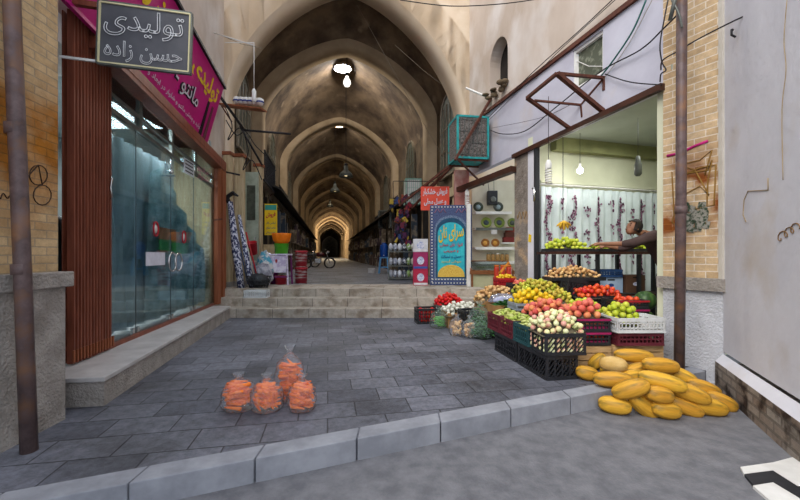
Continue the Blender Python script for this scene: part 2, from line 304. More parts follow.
# ---------------------------------------------------------------- left side: brick wall, plinth, shop
LB = Vector((-2.68, 2.90, 0)); LBn = Vector((-2.30, -2.0, 0))
struct('wall_left', wall_mb(LBn, LB, 1.05, 4.4, 0.9), 'brickL')
d = (LB-LBn).normalized(); nL = Vector((-d.y, d.x, 0))
struct('wall_left', wall_mb(LBn+d*0.005, LB+d*0.03-nL*0.03, -0.3, 1.05, 0.93), 'stonebase')
struct('trim_2', wall_mb(LBn-nL*0.07, LB+d*0.07-nL*0.07, 1.05, 1.17, 0.9), 'stonebase', bevel=0.01)
rb = MB()
for i in range(14):
    p = LBn+d*(3.0+i*0.15)-nL*(0.05+0.03*random.random()); rb.box((p.x, p.y, -0.10+0.02*random.random()), (0.13+0.03*random.random(), 0.16, 0.13), rz=1.5+random.uniform(-.2, .2))
struct('trim_3', rb, 'stonebase', bevel=0.015)
def script_mark(name, label, cat, pts, r, m, wallside=0):
    mb = MB(); mb.tube(pts, r, 5); o = mb.build(name, m); tag(o, label, cat); return o
M['grafb'] = mat('dark_paint_mark', '#4a3322', '#3a281b', 9); M['grafo'] = mat('ochre_paint_mark', '#8f6a2c', '#7c5a22', 9); M['grafm'] = mat('magenta_paint_mark', '#c2257a', '#a81c68', 9); M['grafp'] = mat('torn_paper', '#8d8a80', '#33402f', 25, contrast=(0.45, 0.55))
def on_left(px, py):  # point on brick plane
    k = (px-400)/F; dx, dy = LB.x-LBn.x, LB.y-LBn.y
    tt = (k*LBn.y-LBn.x)/(dx-k*dy); Y = LBn.y+dy*tt; q = P(px, py, Y); return q-nL*0.003
script_mark('wall_graffiti', 'dark looping scribble painted on the left brick wall', 'graffiti', [on_left(i*0.8, 199-4*math.sin(i*0.5)-i*0.5) for i in range(12)]+[on_left(38+9*math.sin(i*0.45), 175-10*math.cos(i*0.45)) for i in range(15)]+[on_left(42+9*math.sin(i*0.45), 195-10*math.cos(i*0.45)) for i in range(15)], 0.004, 'grafb')
script_mark('wall_graffiti', 'ochre brush loop painted on the left stone plinth', 'graffiti', [on_left(3+5*math.cos(a*0.3)+a*0.7, 346-14*math.sin(a*0.28)) for a in range(24)], 0.009, 'grafo')
# leaning drain pipe left
t = thing('drain_pipe', 'rusty vertical drain pipe standing before the left brick wall', 'pipe', (-2.45, 2.45, -0.15))
MB().tube([(0, 0, 0), (-0.055, 0, 1.5), (-0.125, 0.0, 3.2), (-0.25, 0, 6.2)], 0.046, 14).build('pipe', 'pipe', t)
for z, x in ((1.32, -0.057), (2.25, -0.1)): MB().tube([(x, 0, z), (x-0.003, 0, z+0.07)], 0.053, 14).build('collar', 'pipe', t)

FP = Vector((-3.15, 3.4, 0)); FQ = Vector((-3.92, 7.7, 0)); fd = (FQ-FP).normalized(); fn = Vector((-fd.y, fd.x, 0))  # fn points left (into the shop)
def FA(a, z, off=0.0): q = FP+fd*a-fn*off; return Vector((q.x, q.y, z))     # off>0 : towards the alley
def on_front(px, py, off=0.0):
    k = (px-400)/F; o = FP-fn*off; a = (k*o.y-o.x)/(fd.x-k*fd.y); Y = o.y+fd.y*a; return P(px, py, Y)
FL = (FQ-FP).length
ftop = lambda a: 3.46-0.27*a/FL
# ledge
led = MB(); e0 = Vector((-2.548, 3.185, 0)); e1 = Vector((-3.50, 7.6, 0))
led.prism([(e0.x, e0.y, -0.1), (e1.x, e1.y, -0.1), (-4.6, 7.8, -0.1), (-4.0, 3.0, -0.1)], (0, 0, 0.314)); struct('trim_4', led, 'stonebase')
led = MB(); led.prism([(e0.x+0.02, e0.y-0.02, 0.214), (e1.x+0.02, e1.y, 0.214), (-4.6, 7.82, 0.214), (-4.0, 3.0, 0.214)], (0, 0, 0.04)); struct('trim_5', led, 'ledge', bevel=0.006)
# jamb between brick and shop
struct('trim_6', wall_mb((LB.x-0.02, LB.y, 0), (FP.x-0.02, FP.y-0.02, 0), 0.2, 3.9, 0.25), 'brownd')
# upper left wall above shop and lintel
struct('wall_left', wall_mb(FP-fd*0.9+fn*0.06, (-4.20, 8.86), 3.5, 10.5, 0.7), 'upperwarm')
struct('wall_left', wall_mb(FP-fd*0.5+fn*0.01, FP+fd*0.8+fn*0.01, 3.28, 3.55, 0.5), 'white')
struct('wall_left', wall_mb(FQ+fd*0.02+fn*0.02, (-4.18, 8.86), 0.0, 3.55, 0.7), 'woodcream')
# shop shell
sh = MB(); 
for q in (wall_mb(FP+fn*2.6-fd*0.5, FQ+fn*2.6, 0.2, 3.7, 0.1), wall_mb(FP+fn*0.2-fd*0.25, FP+fn*2.7-fd*0.45, 0.2, 3.7, 0.1), wall_mb(FQ+fd*0.05+fn*0.05, FQ+fn*2.7, 0.2, 3.7, -0.1)): sh.add(q.v, q.f)
M['shopin'] = mat('shop_interior_wall', '#a9b0b0', '#8b9494', 1, rough=0.9)
struct('wall_shop', sh, 'shopin')
struct('ceiling', MB().prism([FA(-0.4, 3.5, -0.05), FA(FL, 3.5, -0.05), FA(FL, 3.5, -2.7), FA(-0.4, 3.5, -2.7)], (0, 0, 0.05)), 'shopin')
# accordion shutter folded at the left (x 62-105)
t = thing('folding_shutter', 'brown corrugated folding shutter drawn aside at the left end of the glass shop', 'shutter', (0, 0, 0))
a1 = (on_front(103, 250)-FA(0, 0)).length; 
aS = [(on_front(px, 250)-on_front(62, 250)) for px in (62, 103)]
base0 = on_front(63, 250); base1 = on_front(104, 250); sd = (base1-base0); sd.z = 0; SL = sd.length; sd.normalize(); sn = Vector((-sd.y, sd.x, 0))
mb = MB(); nfold = 13; pts = []
for i in range(nfold*2+1): q = base0+sd*(SL*i/(nfold*2)); pts.append(Vector((q.x, q.y, 0)))
for i in range(nfold):
    a = pts[2*i]+sd*0.004; b = pts[2*i+1]+sd*0.010; z1 = 3.62+0.03*(i % 2)
    mb.prism([a-sn*0.03+Vector((0, 0, .27)), a-sn*0.085+sd*0.006+Vector((0, 0, .27)), b-sn*0.085-sd*0.006+Vector((0, 0, .27)), b-sn*0.03+Vector((0, 0, .27))], (0, 0, z1-0.27))
mb.prism([pts[0]+Vector((0, 0, .27)), pts[-1]+Vector((0, 0, .27)), pts[-1]+sn*0.01+Vector((0, 0, .27)), pts[0]+sn*0.01+Vector((0, 0, .27))], (0, 0, 3.33))
mb.build('corrugated_panel', 'brown', t)
mb = MB()
for i in range(0, nfold*2+1, 2): q = pts[i]; mb.bar((q.x-sn.x*0.09, q.y-sn.y*0.09, 0.29), (q.x-sn.x*0.09, q.y-sn.y*0.09, 0.40), 0.016)
mb.build('foot_slats', 'orangewood', t)
e = base1; mb = MB().bar((e.x-sn.x*0.03, e.y-sn.y*0.03, 0.255), (e.x-sn.x*0.03, e.y-sn.y*0.03, 3.42), 0.035, 0.05); mb.build('end_post', 'brown', t)
mb = MB(); hp = P(108, 188, base1.y-0.02)+Vector((0.03, 0, 0)); mb.tube([hp+Vector((0, 0, .12)), hp+Vector((0.03, -.02, .1)), hp+Vector((0.015, -.02, 0)), hp+Vector((0.03, -.02, -.1)), hp+Vector((0, 0, -.12))], 0.009, 6); mb.build('handle', 'chrome', t)
# glass front
glass = bpy.data.materials.new('shop_glass'); glass.use_nodes = True; nt = glass.node_tree
for n in list(nt.nodes): nt.nodes.remove(n)
o_ = nt.nodes.new('ShaderNodeOutputMaterial'); tr = nt.nodes.new('ShaderNodeBsdfTransparent'); tr.inputs[0].default_value = (0.80, 0.87, 0.89, 1); gl = nt.nodes.new('ShaderNodeBsdfGlossy'); gl.inputs['Roughness'].default_value = 0.03; gl.inputs[0].default_value = (0.85, 0.93, 0.95, 1)
lw = nt.nodes.new('ShaderNodeLayerWeight'); lw.inputs[0].default_value = 0.35; mx = nt.nodes.new('ShaderNodeMixShader')
mr = nt.nodes.new('ShaderNodeMapRange'); mr.inputs[3].default_value = 0.06; mr.inputs[4].default_value = 0.42
nt.links.new(lw.outputs['Fresnel'], mr.inputs[0]); nt.links.new(mr.outputs[0], mx.inputs[0]); nt.links.new(tr.outputs[0], mx.inputs[1]); nt.links.new(gl.outputs[0], mx.inputs[2]); nt.links.new(mx.outputs[0], o_.inputs[0]); MATS['shop_glass'] = glass
edges = [on_front(p, 250) for p in (106, 135, 170, 193, 215)]
names = ['leftmost fixed glass pane beside the folding shutter', 'glass door leaf with the left ring handle', 'glass door leaf with the right ring handle', 'rightmost fixed glass pane beside the orange wood post']
ztop = 2.95
for i in range(4):
    a, b = edges[i], edges[i+1]; t = thing('glass_door' if i in (1, 2) else 'shop_window', names[i], 'door' if i in (1, 2) else 'window', (0, 0, 0)); g = (b-a); g.z = 0; g.normalize()
    p0 = Vector((a.x, a.y, 0.30))+g*0.006; p1 = Vector((b.x, b.y, 0.30))-g*0.006; zt = ztop-0.06*i
    MB().prism([p0, p1, p1-fn*0.012, p0-fn*0.012], (0, 0, zt-0.30)).build('pane', glass, t)
    pane_ = bpy.context.scene.collection.objects[-1]
    for q in ((p0+g*0.05), (p1-g*0.05)):
        MB().box((q.x, q.y, 0.33), (0.03, 0.05, 0.09)).build('clamp', 'chrome', pane_)
    MB().bar(p0+Vector((0, 0, 0))-fn*0.006, p0+Vector((0, 0, zt-0.3))-fn*0.006, 0.008).build('edge_seal', 'black', t)
    if i in (1, 2):
        q = on_front(172.5 if i == 1 else 178.5, 262, 0.07); mb = MB(); mb.tube([q+fd*(0.13*math.cos(x*PI/12))+Vector((0, 0, 0.14*math.sin(x*PI/12))) for x in range(25)], 0.014, 8, cap=False); mb.build('ring_handle', 'chrome', t)
    q = on_front((156, 184)[i-1], (229, 237)[i-1], 0.02) if i in (1, 2) else None
    if q:
        mb = MB(); mb.tube([q+fd*(0.07*math.cos(x*PI/12))+Vector((0, 0, 0.1*math.sin(x*PI/12))) for x in range(25)], 0.012, 6, cap=False); mb.build('warning_ring', mat('red_sticker', '#b0222e', '#9a1c28', 5), t)
        MB().tube([q+fn*0.004, q+fn*0.008], 0.06, 12).build('warning_disc', 'white', t)
# lower brown sill rail and head frame
ra, rb_ = FA(0.35, 0.275, 0.03), FA(FL, 0.275, 0.03)
tag(MB().bar(ra, rb_, 0.05, 0.05).build('sill_rail', 'brown'), 'low brown metal rail under the shop glass', 'rail')
hd = MB(); hd.bar(FA(0.3, ftop(0.3), 0.13), FA(FL+0.1, ftop(FL), 0.13), 0.26, 0.12); hd.bar(FA(0.3, ftop(0.3)-0.09, 0.24), FA(FL+0.1, ftop(FL)-0.09, 0.24), 0.03, 0.07)
tag(hd.build('shutter_head_box', 'brown'), 'long brown metal box above the shop glass and below the magenta sign', 'shutter box')
tr_ = MB()
for i in range(4):
    a, b = FA(0.5+i*0.98, 2.98-0.06*i, -0.01), FA(0.5+(i+1)*0.98, 2.92-0.06*i, -0.01)
    tr_.bar(a, b, 0.05); tr_.bar(a+Vector((0, 0, 0.18)), b+Vector((0, 0, 0.18)), 0.04); tr_.bar(a, a+Vector((0, 0, 0.42)), 0.05)
M['alu'] = mat('grey_aluminium', '#6f726c', '#5a5d58', 6, rough=0.4, metal=0.3)
tf = thing('transom_window', 'grey transom frame with small panes above the shop glass', 'window', (0, 0, 0)); tr_.build('frame', 'alu', tf)
for i in range(4):
    a, b = FA(0.55+i*0.98, 2.99-0.06*i, 0.0), FA(0.5+(i+1)*0.98-0.03, 2.99-0.06*i, 0.0); MB().prism([a, b, b+fn*0.01, a+fn*0.01], (0, 0, 0.42)).build('pane', glass, tf)
# right jamb post of the shop, orange wood
t = thing('shop_door_frame', 'orange brown wooden post at the right end of the glass shop', 'door frame', (0, 0, 0))
for px, wd in ((217.5, 0.10), (222.5, 0.14)):
    q = on_front(px, 250, 0.06); MB().box((q.x, q.y, (0.255+3.2)/2), (0.09, 0.16, 3.2-0.255)).build('post', 'orangewood', t, bevel=0.006)
q = on_front(214, 212, 0.14); MB().bar((q.x, q.y, 2.0), (q.x+0.12, q.y+0.1, 2.03), 0.03).build('latch_bar', 'rust', t)
# shop contents
M['drape'] = mat('blue_grey_drape', '#bccbd0', '#9fb2ba', 3, rough=0.8, stretch=(1, 1, 0.4), col3='#5f7680', scale3=3)
def drape(name, label, p0, p1, z0, z1, m, amp=0.05, n=60, waves=9, parent=None):
    p0, p1 = Vector(p0), Vector(p1); dd = p1-p0; nn = Vector((-dd.y, dd.x, 0)).normalized()
    def fn_(u, v):
        q = p0+dd*u+nn*(amp*math.sin(u*waves*2*PI+0.8*math.sin(5*u))*(0.4+0.6*(1-v))+0.02*math.sin(31*u+7*v)); return (q.x, q.y, z0+(z1-z0)*v)
    mb = MB(); mb.grid(fn_, n, 8); o = mb.build(name, m, norm=False)
    so = o.modifiers.new('s', 'SOLIDIFY'); so.thickness = 0.004
    return tag(o, label, 'curtain')
drape('window_drape', 'long pale blue grey drape hung behind the left part of the shop glass', FA(0.75, 0, -0.30), FA(3.1, 0, -0.28), 0.30, 2.85, 'drape', 0.06, 90, 10)
tq = MB(); 
def tarp(u, v):
    a = 2.1+2.2*u; top = 2.35-1.5*abs(u-0.15); q = FA(a-0.35*(1-v)*(0.5-u), 0, -0.16-0.04*math.sin(u*30)); return (q.x, q.y, 0.33+max(0.3, top)*v)
tq.grid(tarp, 40, 10); o = tq.build('plastic_sheet', mat('blue_sheet', '#6f97a0', '#a7c3c8', 6, rough=0.4, contrast=(0.4, 0.6)), norm=False); o.modifiers.new('s', 'SOLIDIFY').thickness = 0.004; tag(o, 'pale blue plastic sheet draped low behind the glass doors', 'sheet')
def mannequin(a, off, col, label, hh):
    t = thing('mannequin', label, 'mannequin', FA(a, 0.256, off))
    skin = mat('mannequin_plastic', '#b9b2a8', '#a59e95', 5)
    gm = mat('gown_'+col, col, None, 6, rough=0.8)
    MB().lathe([(0.0, 0), (0.20, 0), (0.20, 0.02), (0.03, 0.04), (0.02, 0.3)], n=16).build('stand', 'chrome', t)
    MB().lathe([(0.24, 0.25), (0.22, 0.6), (0.17, 0.9), (0.13, 1.1), (0.16, 1.3), (0.17, 1.42), (0.06, 1.5), (0.0, 1.5)], n=20, wob=lambda an, i: 1+0.06*math.sin(6*an)*(1 if i < 3 else 0)).build('gown', gm, t)
    MB().tube([(0.17, 0, 1.4), (0.24, 0.02, 1.15), (0.27, -0.05, 0.9), (0.27, -0.1, 0.78)], [0.05, 0.042, 0.035, 0.02], 8).build('arm', gm, t)
    MB().lathe([(0.045, 1.48), (0.04, 1.56), (0.07, 1.62), (0.085, 1.7), (0.06, 1.78), (0.0, 1.81)], n=14).build('head', skin, t)
    return t
mannequin(0.72, -0.55, '#16181c', 'mannequin in a black gown behind the glass beside the folding shutter', 1)
mannequin(3.9, -0.75, '#1d2a30', 'mannequin in a dark teal gown behind the rightmost glass pane', 1)
sh_ = thing('clothes_rail', 'dark garments hanging on a rail in the right end of the shop', 'clothes rail', FA(3.55, 0.256, -1.3))
MB().tube([(-0.7, 0, 2.2), (0.7, 0, 2.2)], 0.015, 8).build('rail', 'chrome', sh_)
for k in range(9):
    x = -0.6+k*0.15; MB().prism([(x-0.02, -0.22, 1.0), (x-0.02, 0.22, 1.0), (x-0.02, 0.2, 2.0), (x-0.02, 0.03, 2.15), (x-0.02, -0.03, 2.15), (x-0.02, -0.2, 2.0)], (0.06, 0, 0)).build('garment', mat('garment_%d' % (k % 3), ['#141519', '#23252b', '#2c1f22'][k % 3], None, 8), sh_, bevel=0.01)
for sx in (-0.7, 0.7): MB().tube([(sx, 0, 0), (sx, 0, 2.2)], 0.015, 8).build('upright', 'chrome', sh_)
# notices on the glass
def notice(name, label, px0, py0, px1, py1, cols, cat='notice', off=0.02, stripes=0):
    a, b = on_front(px0, py1, off), on_front(px1, py1, off); zt = on_front(px0, py0, off).z; t = thing(name, label, cat, (0, 0, 0)); n = len(cols); zb = a.z
    b.z = a.z
    for i, c in enumerate(cols):
        z0 = zt-(zt-zb)*(i+1)/n; hgt = (zt-zb)/n
        MB().prism([Vector((a.x, a.y, z0)), Vector((b.x, b.y, z0)), Vector((b.x, b.y, z0))+fn*0.004, Vector((a.x, a.y, z0))+fn*0.004], (0, 0, hgt)).build('sheet', mat('paper_'+c, c, None, 7), t)
    for k in range(stripes):
        z = zb+(zt-zb)*(k+0.7)/(stripes+0.3); MB().bar(Vector((a.x, a.y, z))+(b-a)*0.12-fn*0.003, Vector((b.x, b.y, z))-(b-a)*0.12-fn*0.003, 0.004, 0.02).build('text_line', 'cable', t)
    return t
notice('shop_notice', 'white paper notice with a red mark on the left glass door', 146, 252, 165, 266, ['#d8d8e4'])
notice('shop_notice', 'small white printed sign high on the rightmost glass pane', 184, 157, 194, 172, ['#cfd6da'], stripes=4)
notice('poster', 'orange and green sheet painted as a reflection behind the glass doors', 159, 227, 176, 251, ['#d08a66', '#4fae6a'], 'poster', off=-0.05)  # reflection in the glass, put in as a coloured sheet
t = thing('glass_lettering', 'pink painted lettering on the rightmost glass pane', 'lettering', (0, 0, 0)); q = on_front(203, 173, 0.02)
for k, tx in enumerate(('مانتو', 'شلوار')): lettering('text', tx, mat('pink_letters', '#c98d9a', None, 5), t, q-Vector((0, 0, 0.14*k-0.05)), fd, (0, 0, 1), 0.6, 0.14)
# small lock ornament on glass (bell)
q = on_front(171, 172, 0.04); t = thing('door_closer', 'small metal door hardware hanging at the top of the glass doors', 'door hardware', q)
MB().ball((0, 0, 0), 0.035, 10, 6).build('body', 'chrome', t); MB().tube([(0, 0, 0), (0, 0, 0.22)], 0.008, 6).build('rod', 'chrome', t); MB().bar((-0.07, 0, -0.06), (0.07, 0, -0.06), 0.02).build('cross_bar', 'chrome', t)

# magenta sign (leaning out)
sb0 = FA(-0.2, 3.56, 0.16); sb1 = P(207, 145, 7.35); sb1 = Vector((sb1.x, sb1.y, sb1.z)); st1 = P(224, 87, 7.25); lean = st1-sb1; st0 = sb0+lean
t = thing('shop_sign', 'magenta shop sign with yellow and white writing leaning out above the glass shop', 'sign', (0, 0, 0))
sx = (sb1-sb0).normalized(); su = (lean-sx*lean.dot(sx)).normalized(); snn = sx.cross(su); 
SH = lean.length
M['magenta'] = mat('magenta_sign', '#c4187c', '#b0146e', 1.5, rough=0.4)
MB().prism([sb0, sb1, st1, st0], snn*-0.06).build('board', 'magenta', t)
mb = MB(); mb.bar(st0, st1+sx*0.05, 0.07, 0.05); mb.build('top_edge', 'cable', t); mb = MB(); mb.bar(sb0, sb1, 0.04); mb.build('bottom_edge', 'magenta', t)
yel = mat('yellow_letters', '#e8c21c', None, 5); whi = mat('white_letters', '#d9d3dc', None, 5); blk = mat('black_letters', '#1d1020', None, 5)
SLn = (sb1-sb0).length
def SP(a, h): return sb1-sx*a+lean*h+snn*0.004
lettering('yellow_writing', 'تولیدی', yel, t, SP(0.85, 0.73), sx, lean, 1.35, 0.38, bold=0.03)
lettering('yellow_writing', 'حسن زاده', yel, t, SP(2.75, 0.75), sx, lean, 1.7, 0.38, bold=0.03)
for dx, mm, dp, bo in ((0.025, blk, 0.002, 0.05), (0, whi, 0.006, 0.0)):
    lettering('white_writing', 'مانتو - شلوار', mm, t, SP(1.95+dx, 0.38-dx*0.6), sx, lean, 2.0, 0.32, bold=bo, depth=dp)
lettering('small_writing', 'تولید و پخش مانتو و شلوار در ابعاد و مدل های روز', whi, t, SP(2.0, 0.12), sx, lean, 2.9, 0.10)
for k in range(2):
    q = SP(0.50-0.24*k, 0.30); MB().prism([q-sx*0.08-lean*0.26, q+sx*0.06-lean*0.26, q+sx*0.03+lean*0.26, q-sx*0.05+lean*0.26], snn*0.006).build('garment_picture', mat('garment_pic_%d' % k, ['#1b1218', '#6d3a44'][k], None, 6), t)
# sign stay rods
tag(MB().tube([P(214, 33, 7.2), P(253, 45, 6.9)], 0.012, 6).build('sign_stay', 'white'), 'thin white rod above the magenta sign', 'rod')
# blackboard sign
t = thing('hanging_sign', 'black chalkboard style sign with outlined white writing and a cream border', 'sign', (0, 0, 0))
k0 = P(97, 63, 3.40); k1 = P(190, 73.5, 3.55); kt0 = P(97, -3, 3.40); kt1 = P(192, 14, 3.55)
bx = (k1-k0).normalized(); bn = bx.cross(Vector((0, 0, 1))).normalized(); bw = (k1-k0).length; bh = (kt0-k0).length-0.03; bu = Vector((0, 0, 1)); bc = (k0+k1)/2+Vector((0, 0, bh/2)); 
bu = (Vector((0, 0, 1))-bx*bx.z).normalized()
MB().prism([k0, k1, k1+bu*bh, k0+bu*bh], -bn*0.05).build('board', mat('slate_board', '#4b4b50', '#5a5a5f', 3, rough=0.6), t)
mb = MB()
for a, b in (((0, 0), (1, 0)), ((1, 0), (1, 1)), ((1, 1), (0, 1)), ((0, 1), (0, 0))):
    A = k0+bx*bw*(0.015+0.97*a[0])+bu*bh*(0.02+0.96*a[1])+bn*0.004; B = k0+bx*bw*(0.015+0.97*b[0])+bu*bh*(0.02+0.96*b[1])+bn*0.004; mb.bar(A, B, 0.018, 0.012)
mb.build('border', mat('cream_border', '#e0d6a8', None, 5), t)
mb = MB()
for a, b in (((0, 0), (1, 0)), ((1, 0), (1, 1)), ((1, 1), (0, 1)), ((0, 1), (0, 0))):
    A = k0+bx*bw*a[0]+bu*bh*a[1]; B = k0+bx*bw*b[0]+bu*bh*b[1]; mb.bar(A, B, 0.02, 0.02)
mb.build('rim', 'alu', t)
chalk = mat('chalk_line', '#f0f0f0', '#dedede', 20)
lettering('writing', 'تولیدی', chalk, t, bc+bu*bh*0.20+bn*0.008, bx, bu, bw*0.86, bh*0.46, outline=0.014)
lettering('writing', 'حسن زاده', chalk, t, bc-bu*bh*0.27+bn*0.008, bx, bu, bw*0.84, bh*0.34, outline=0.014)
mb = MB(); mb.bar(P(60, 56.5, 3.3), P(98, 61.5, 3.42), 0.022, 0.02); mb.build('bracket_arm', 'white', t)
mb = MB(); mb.bar(P(64, 1, 3.35), P(98, 6, 3.42), 0.05, 0.05); mb.build('top_arm', 'brown', t)

# ---------------------------------------------------------------- bazaar tunnel
UC = 0.70; HA = 2.9; ZS = 6.2; ZA = 8.65
def prof(a, zs, za, n=36):
    out = []
    for i in range(n+1):
        u = a*math.sin((i/n*2-1)*PI/2); out.append((u, zs+(za-zs)*max(0, 1-abs(u/a)**1.45)**0.62))
    return out
NSEG = 36
def sweep(mb, p0, s0, p1, s1, uc=UC):
    b = len(mb.v); mb.v += [tuple(T(uc+u, s0, z)) for u, z in p0]+[tuple(T(uc+u, s1, z)) for u, z in p1]; n = len(p0)
    for i in range(n-1): mb.f.append((b+i, b+i+1, b+n+i+1, b+n+i)); mb.smooth.append(True)
RIBS = [9.45]+[13.0+7.5*k for k in range(19)]
RD = 0.9
for k, s0 in enumerate(RIBS):
    a = 3.03 if k == 0 else HA; za = 8.45 if k == 0 else ZA; uc = 0.62 if k == 0 else UC
    pr = prof(a, ZS-(1.1 if k == 0 else 0), za); pr = [(-a, 0.5)]+pr+[(a, 0.5)]
    ext = [(-(a+0.55), 0.5)]+[(u*(a+0.55)/a, z+0.75) for u, z in pr[1:-1]]+[((a+0.55), 0.5)]
    mb = MB(); sweep(mb, pr, s0, pr, s0+RD, uc); sweep(mb, pr, s0, ext, s0, uc); sweep(mb, pr, s0+RD, ext, s0+RD, uc)
    struct('wall_arch' if k else 'wall_front', mb, 'cream' if k == 0 else 'rib')
# front spandrel wall
a = 3.03; pr = prof(a, ZS-1.1, 8.45); mb = MB(); b = 0; vs = []; n = len(pr)
for u, z in pr: vs.append(T(0.62+u, 9.45, z))
for u, z in pr: vs.append(T(0.62+u, 9.45, 10.5))
mb.add(vs, [(i, i+1, n+i+1, n+i) for i in range(n-1)])
vs = [T(-3.7, 9.45, 0.3), T(0.62-a, 9.45, 0.3), T(0.62-a, 9.45, 10.5), T(-3.7, 9.45, 10.5)]; mb.add(vs, [(0, 1, 2, 3)])
vs = [T(0.62+a, 9.45, 0.3), T(5.4, 9.45, 0.3), T(5.4, 9.45, 10.5), T(0.62+a, 9.45, 10.5)]; mb.add(vs, [(0, 1, 2, 3)])
struct('wall_front', mb, 'cream')
# bays: walls and domed vaults
BAYS = [(RIBS[i]+RD, RIBS[i+1]) for i in range(len(RIBS)-1)]
for k, (s0, s1) in enumerate(BAYS):
    mb = MB(); a = HA+0.30; nv = 12; lift = 0.45 if k == 0 else 1.05; prev = None
    for j in range(nv+1):
        v = j/nv; pj = prof(a, ZS+0.1, ZA+0.2+lift*math.sin(PI*v)**0.8); s = s0+(s1-s0)*v
        if prev is not None: sweep(mb, prev[0], prev[1], pj, s)
        prev = (pj, s)
    o = mb.build('ceiling', 'vault', norm=False, merge=True); o['kind'] = 'structure'
for k, (s0, s1) in enumerate(BAYS):
    for sgn, nm in ((-1, 'left'), (1, 'right')):
        u = UC+sgn*(HA+0.30); mb = MB(); mb.prism([T(u, s0-0.1, 0.4), T(u, s1+0.1, 0.4), T(u+sgn*0.2, s1+0.1, 0.4), T(u+sgn*0.2, s0-0.1, 0.4)], (0, 0, 6.2))
        struct('wall_'+nm, mb, 'bazwall')
struct('wall_back', MB().prism([T(-4, 149.2, 0), T(5, 149.2, 0), T(5, 149.2, 11), T(-4, 149.2, 11)], T(0, 0.3)), 'bazwall')
# skylights with lamp light
sky_m = mat('skylight_glow', '#e8f0ff', '#ffffff', 3, emit=('#dfe9ff', 12))
rimm = M['rib']
for k in range(1, 13):
    s0, s1 = BAYS[k]; sc_ = (s0+s1)/2; z = ZA+0.2+1.05-0.12
    t = thing('skylight', 'octagonal skylight in the crown of the %s vault bay' % ['first', 'second', 'third', 'fourth', 'fifth', 'sixth', 'seventh', 'eighth', 'ninth', 'tenth', 'eleventh', 'twelfth'][k-1], 'skylight', T(UC-0.05, sc_-0.2, z), TH)
    r = 0.42
    MB().lathe([(r, -0.01), (0.0, -0.01)], n=8).build('opening', sky_m if k < 2 else mat('skylight_glow_dim', '#fff0d8', '#ffffff', 3, emit=('#ffe6c0', 5)), t)
    MB().lathe([(r, -0.03), (r+0.08, -0.03), (r+0.1, 0.12), (r, 0.1)], n=8, caps=False).build('rim', 'rib', t)
    e = {1: 200, 2: 70, 3: 45, 4: 40, 5: 40, 6: 60, 7: 160, 8: 700, 9: 800, 10: 200, 11: 60, 12: 200}[k]
    light('skylight_light', 'AREA', T(UC-0.05, sc_-0.2, z-0.06), e, (1, 0.93, 0.82) if k < 3 else (1, 0.80, 0.52), 0.8)
# ---- arched windows high in the tunnel side walls
M['wpane'] = mat('dusty_pane', '#5b6156', '#3c4038', 5, rough=0.3)
M['wframe'] = mat('window_timber', '#8d8270', '#6d6352', 8)
def arched_window(u, s, z0, hgt, wd, sgn, label):
    t = thing('arched_window', label, 'window', T(u, s, z0), TH)
    x = -sgn*0.06
    pts = [(x, -wd/2, 0), (x, wd/2, 0), (x, wd/2, hgt-wd/2)]+[(x, wd/2*math.cos(a*PI/10), hgt-wd/2+wd/2*1.2*math.sin(a*PI/10)) for a in range(1, 10)]+[(x, -wd/2, hgt-wd/2)]
    MB().prism(pts, (0.02*-sgn, 0, 0)).build('pane', 'wpane', t)
    mb = MB(); 
    for i in range(len(pts)): mb.bar(pts[i], pts[(i+1) % len(pts)], 0.10, 0.07)
    fr_ = mb.build('frame', 'wframe', t)
    mb = MB()
    for f in (-0.25, 0, 0.25): mb.bar((x-sgn*.03, f*wd, 0), (x-sgn*.03, f*wd, hgt-0.15-abs(f)*0.3), 0.035)
    for f in (0.33, 0.62): mb.bar((x-sgn*.03, -wd/2, f*hgt), (x-sgn*.03, wd/2, f*hgt), 0.035)
    mb.build('glazing_bars', 'wframe', fr_)
wl = UC-(HA+0.30); wr = UC+HA+0.30
arched_window(wr, 11.6, 3.9, 2.5, 1.3, 1, 'tall arched window high on the right behind the teal cooler')
arched_window(wr, 17.2, 3.9, 2.6, 1.8, 1, 'arched window on the right wall of the second bay')
arched_window(wl, 11.6, 4.3, 2.2, 1.5, -1, 'arched window high on the left wall above the cream columns')
arched_window(wl, 17.2, 3.9, 2.6, 1.8, -1, 'arched window on the left wall of the second bay')
arched_window(wr, 24.7, 3.9, 2.6, 1.8, 1, 'arched window on the right wall of the third bay')
arched_window(wl, 24.7, 3.9, 2.6, 1.8, -1, 'arched window on the left wall of the third bay')
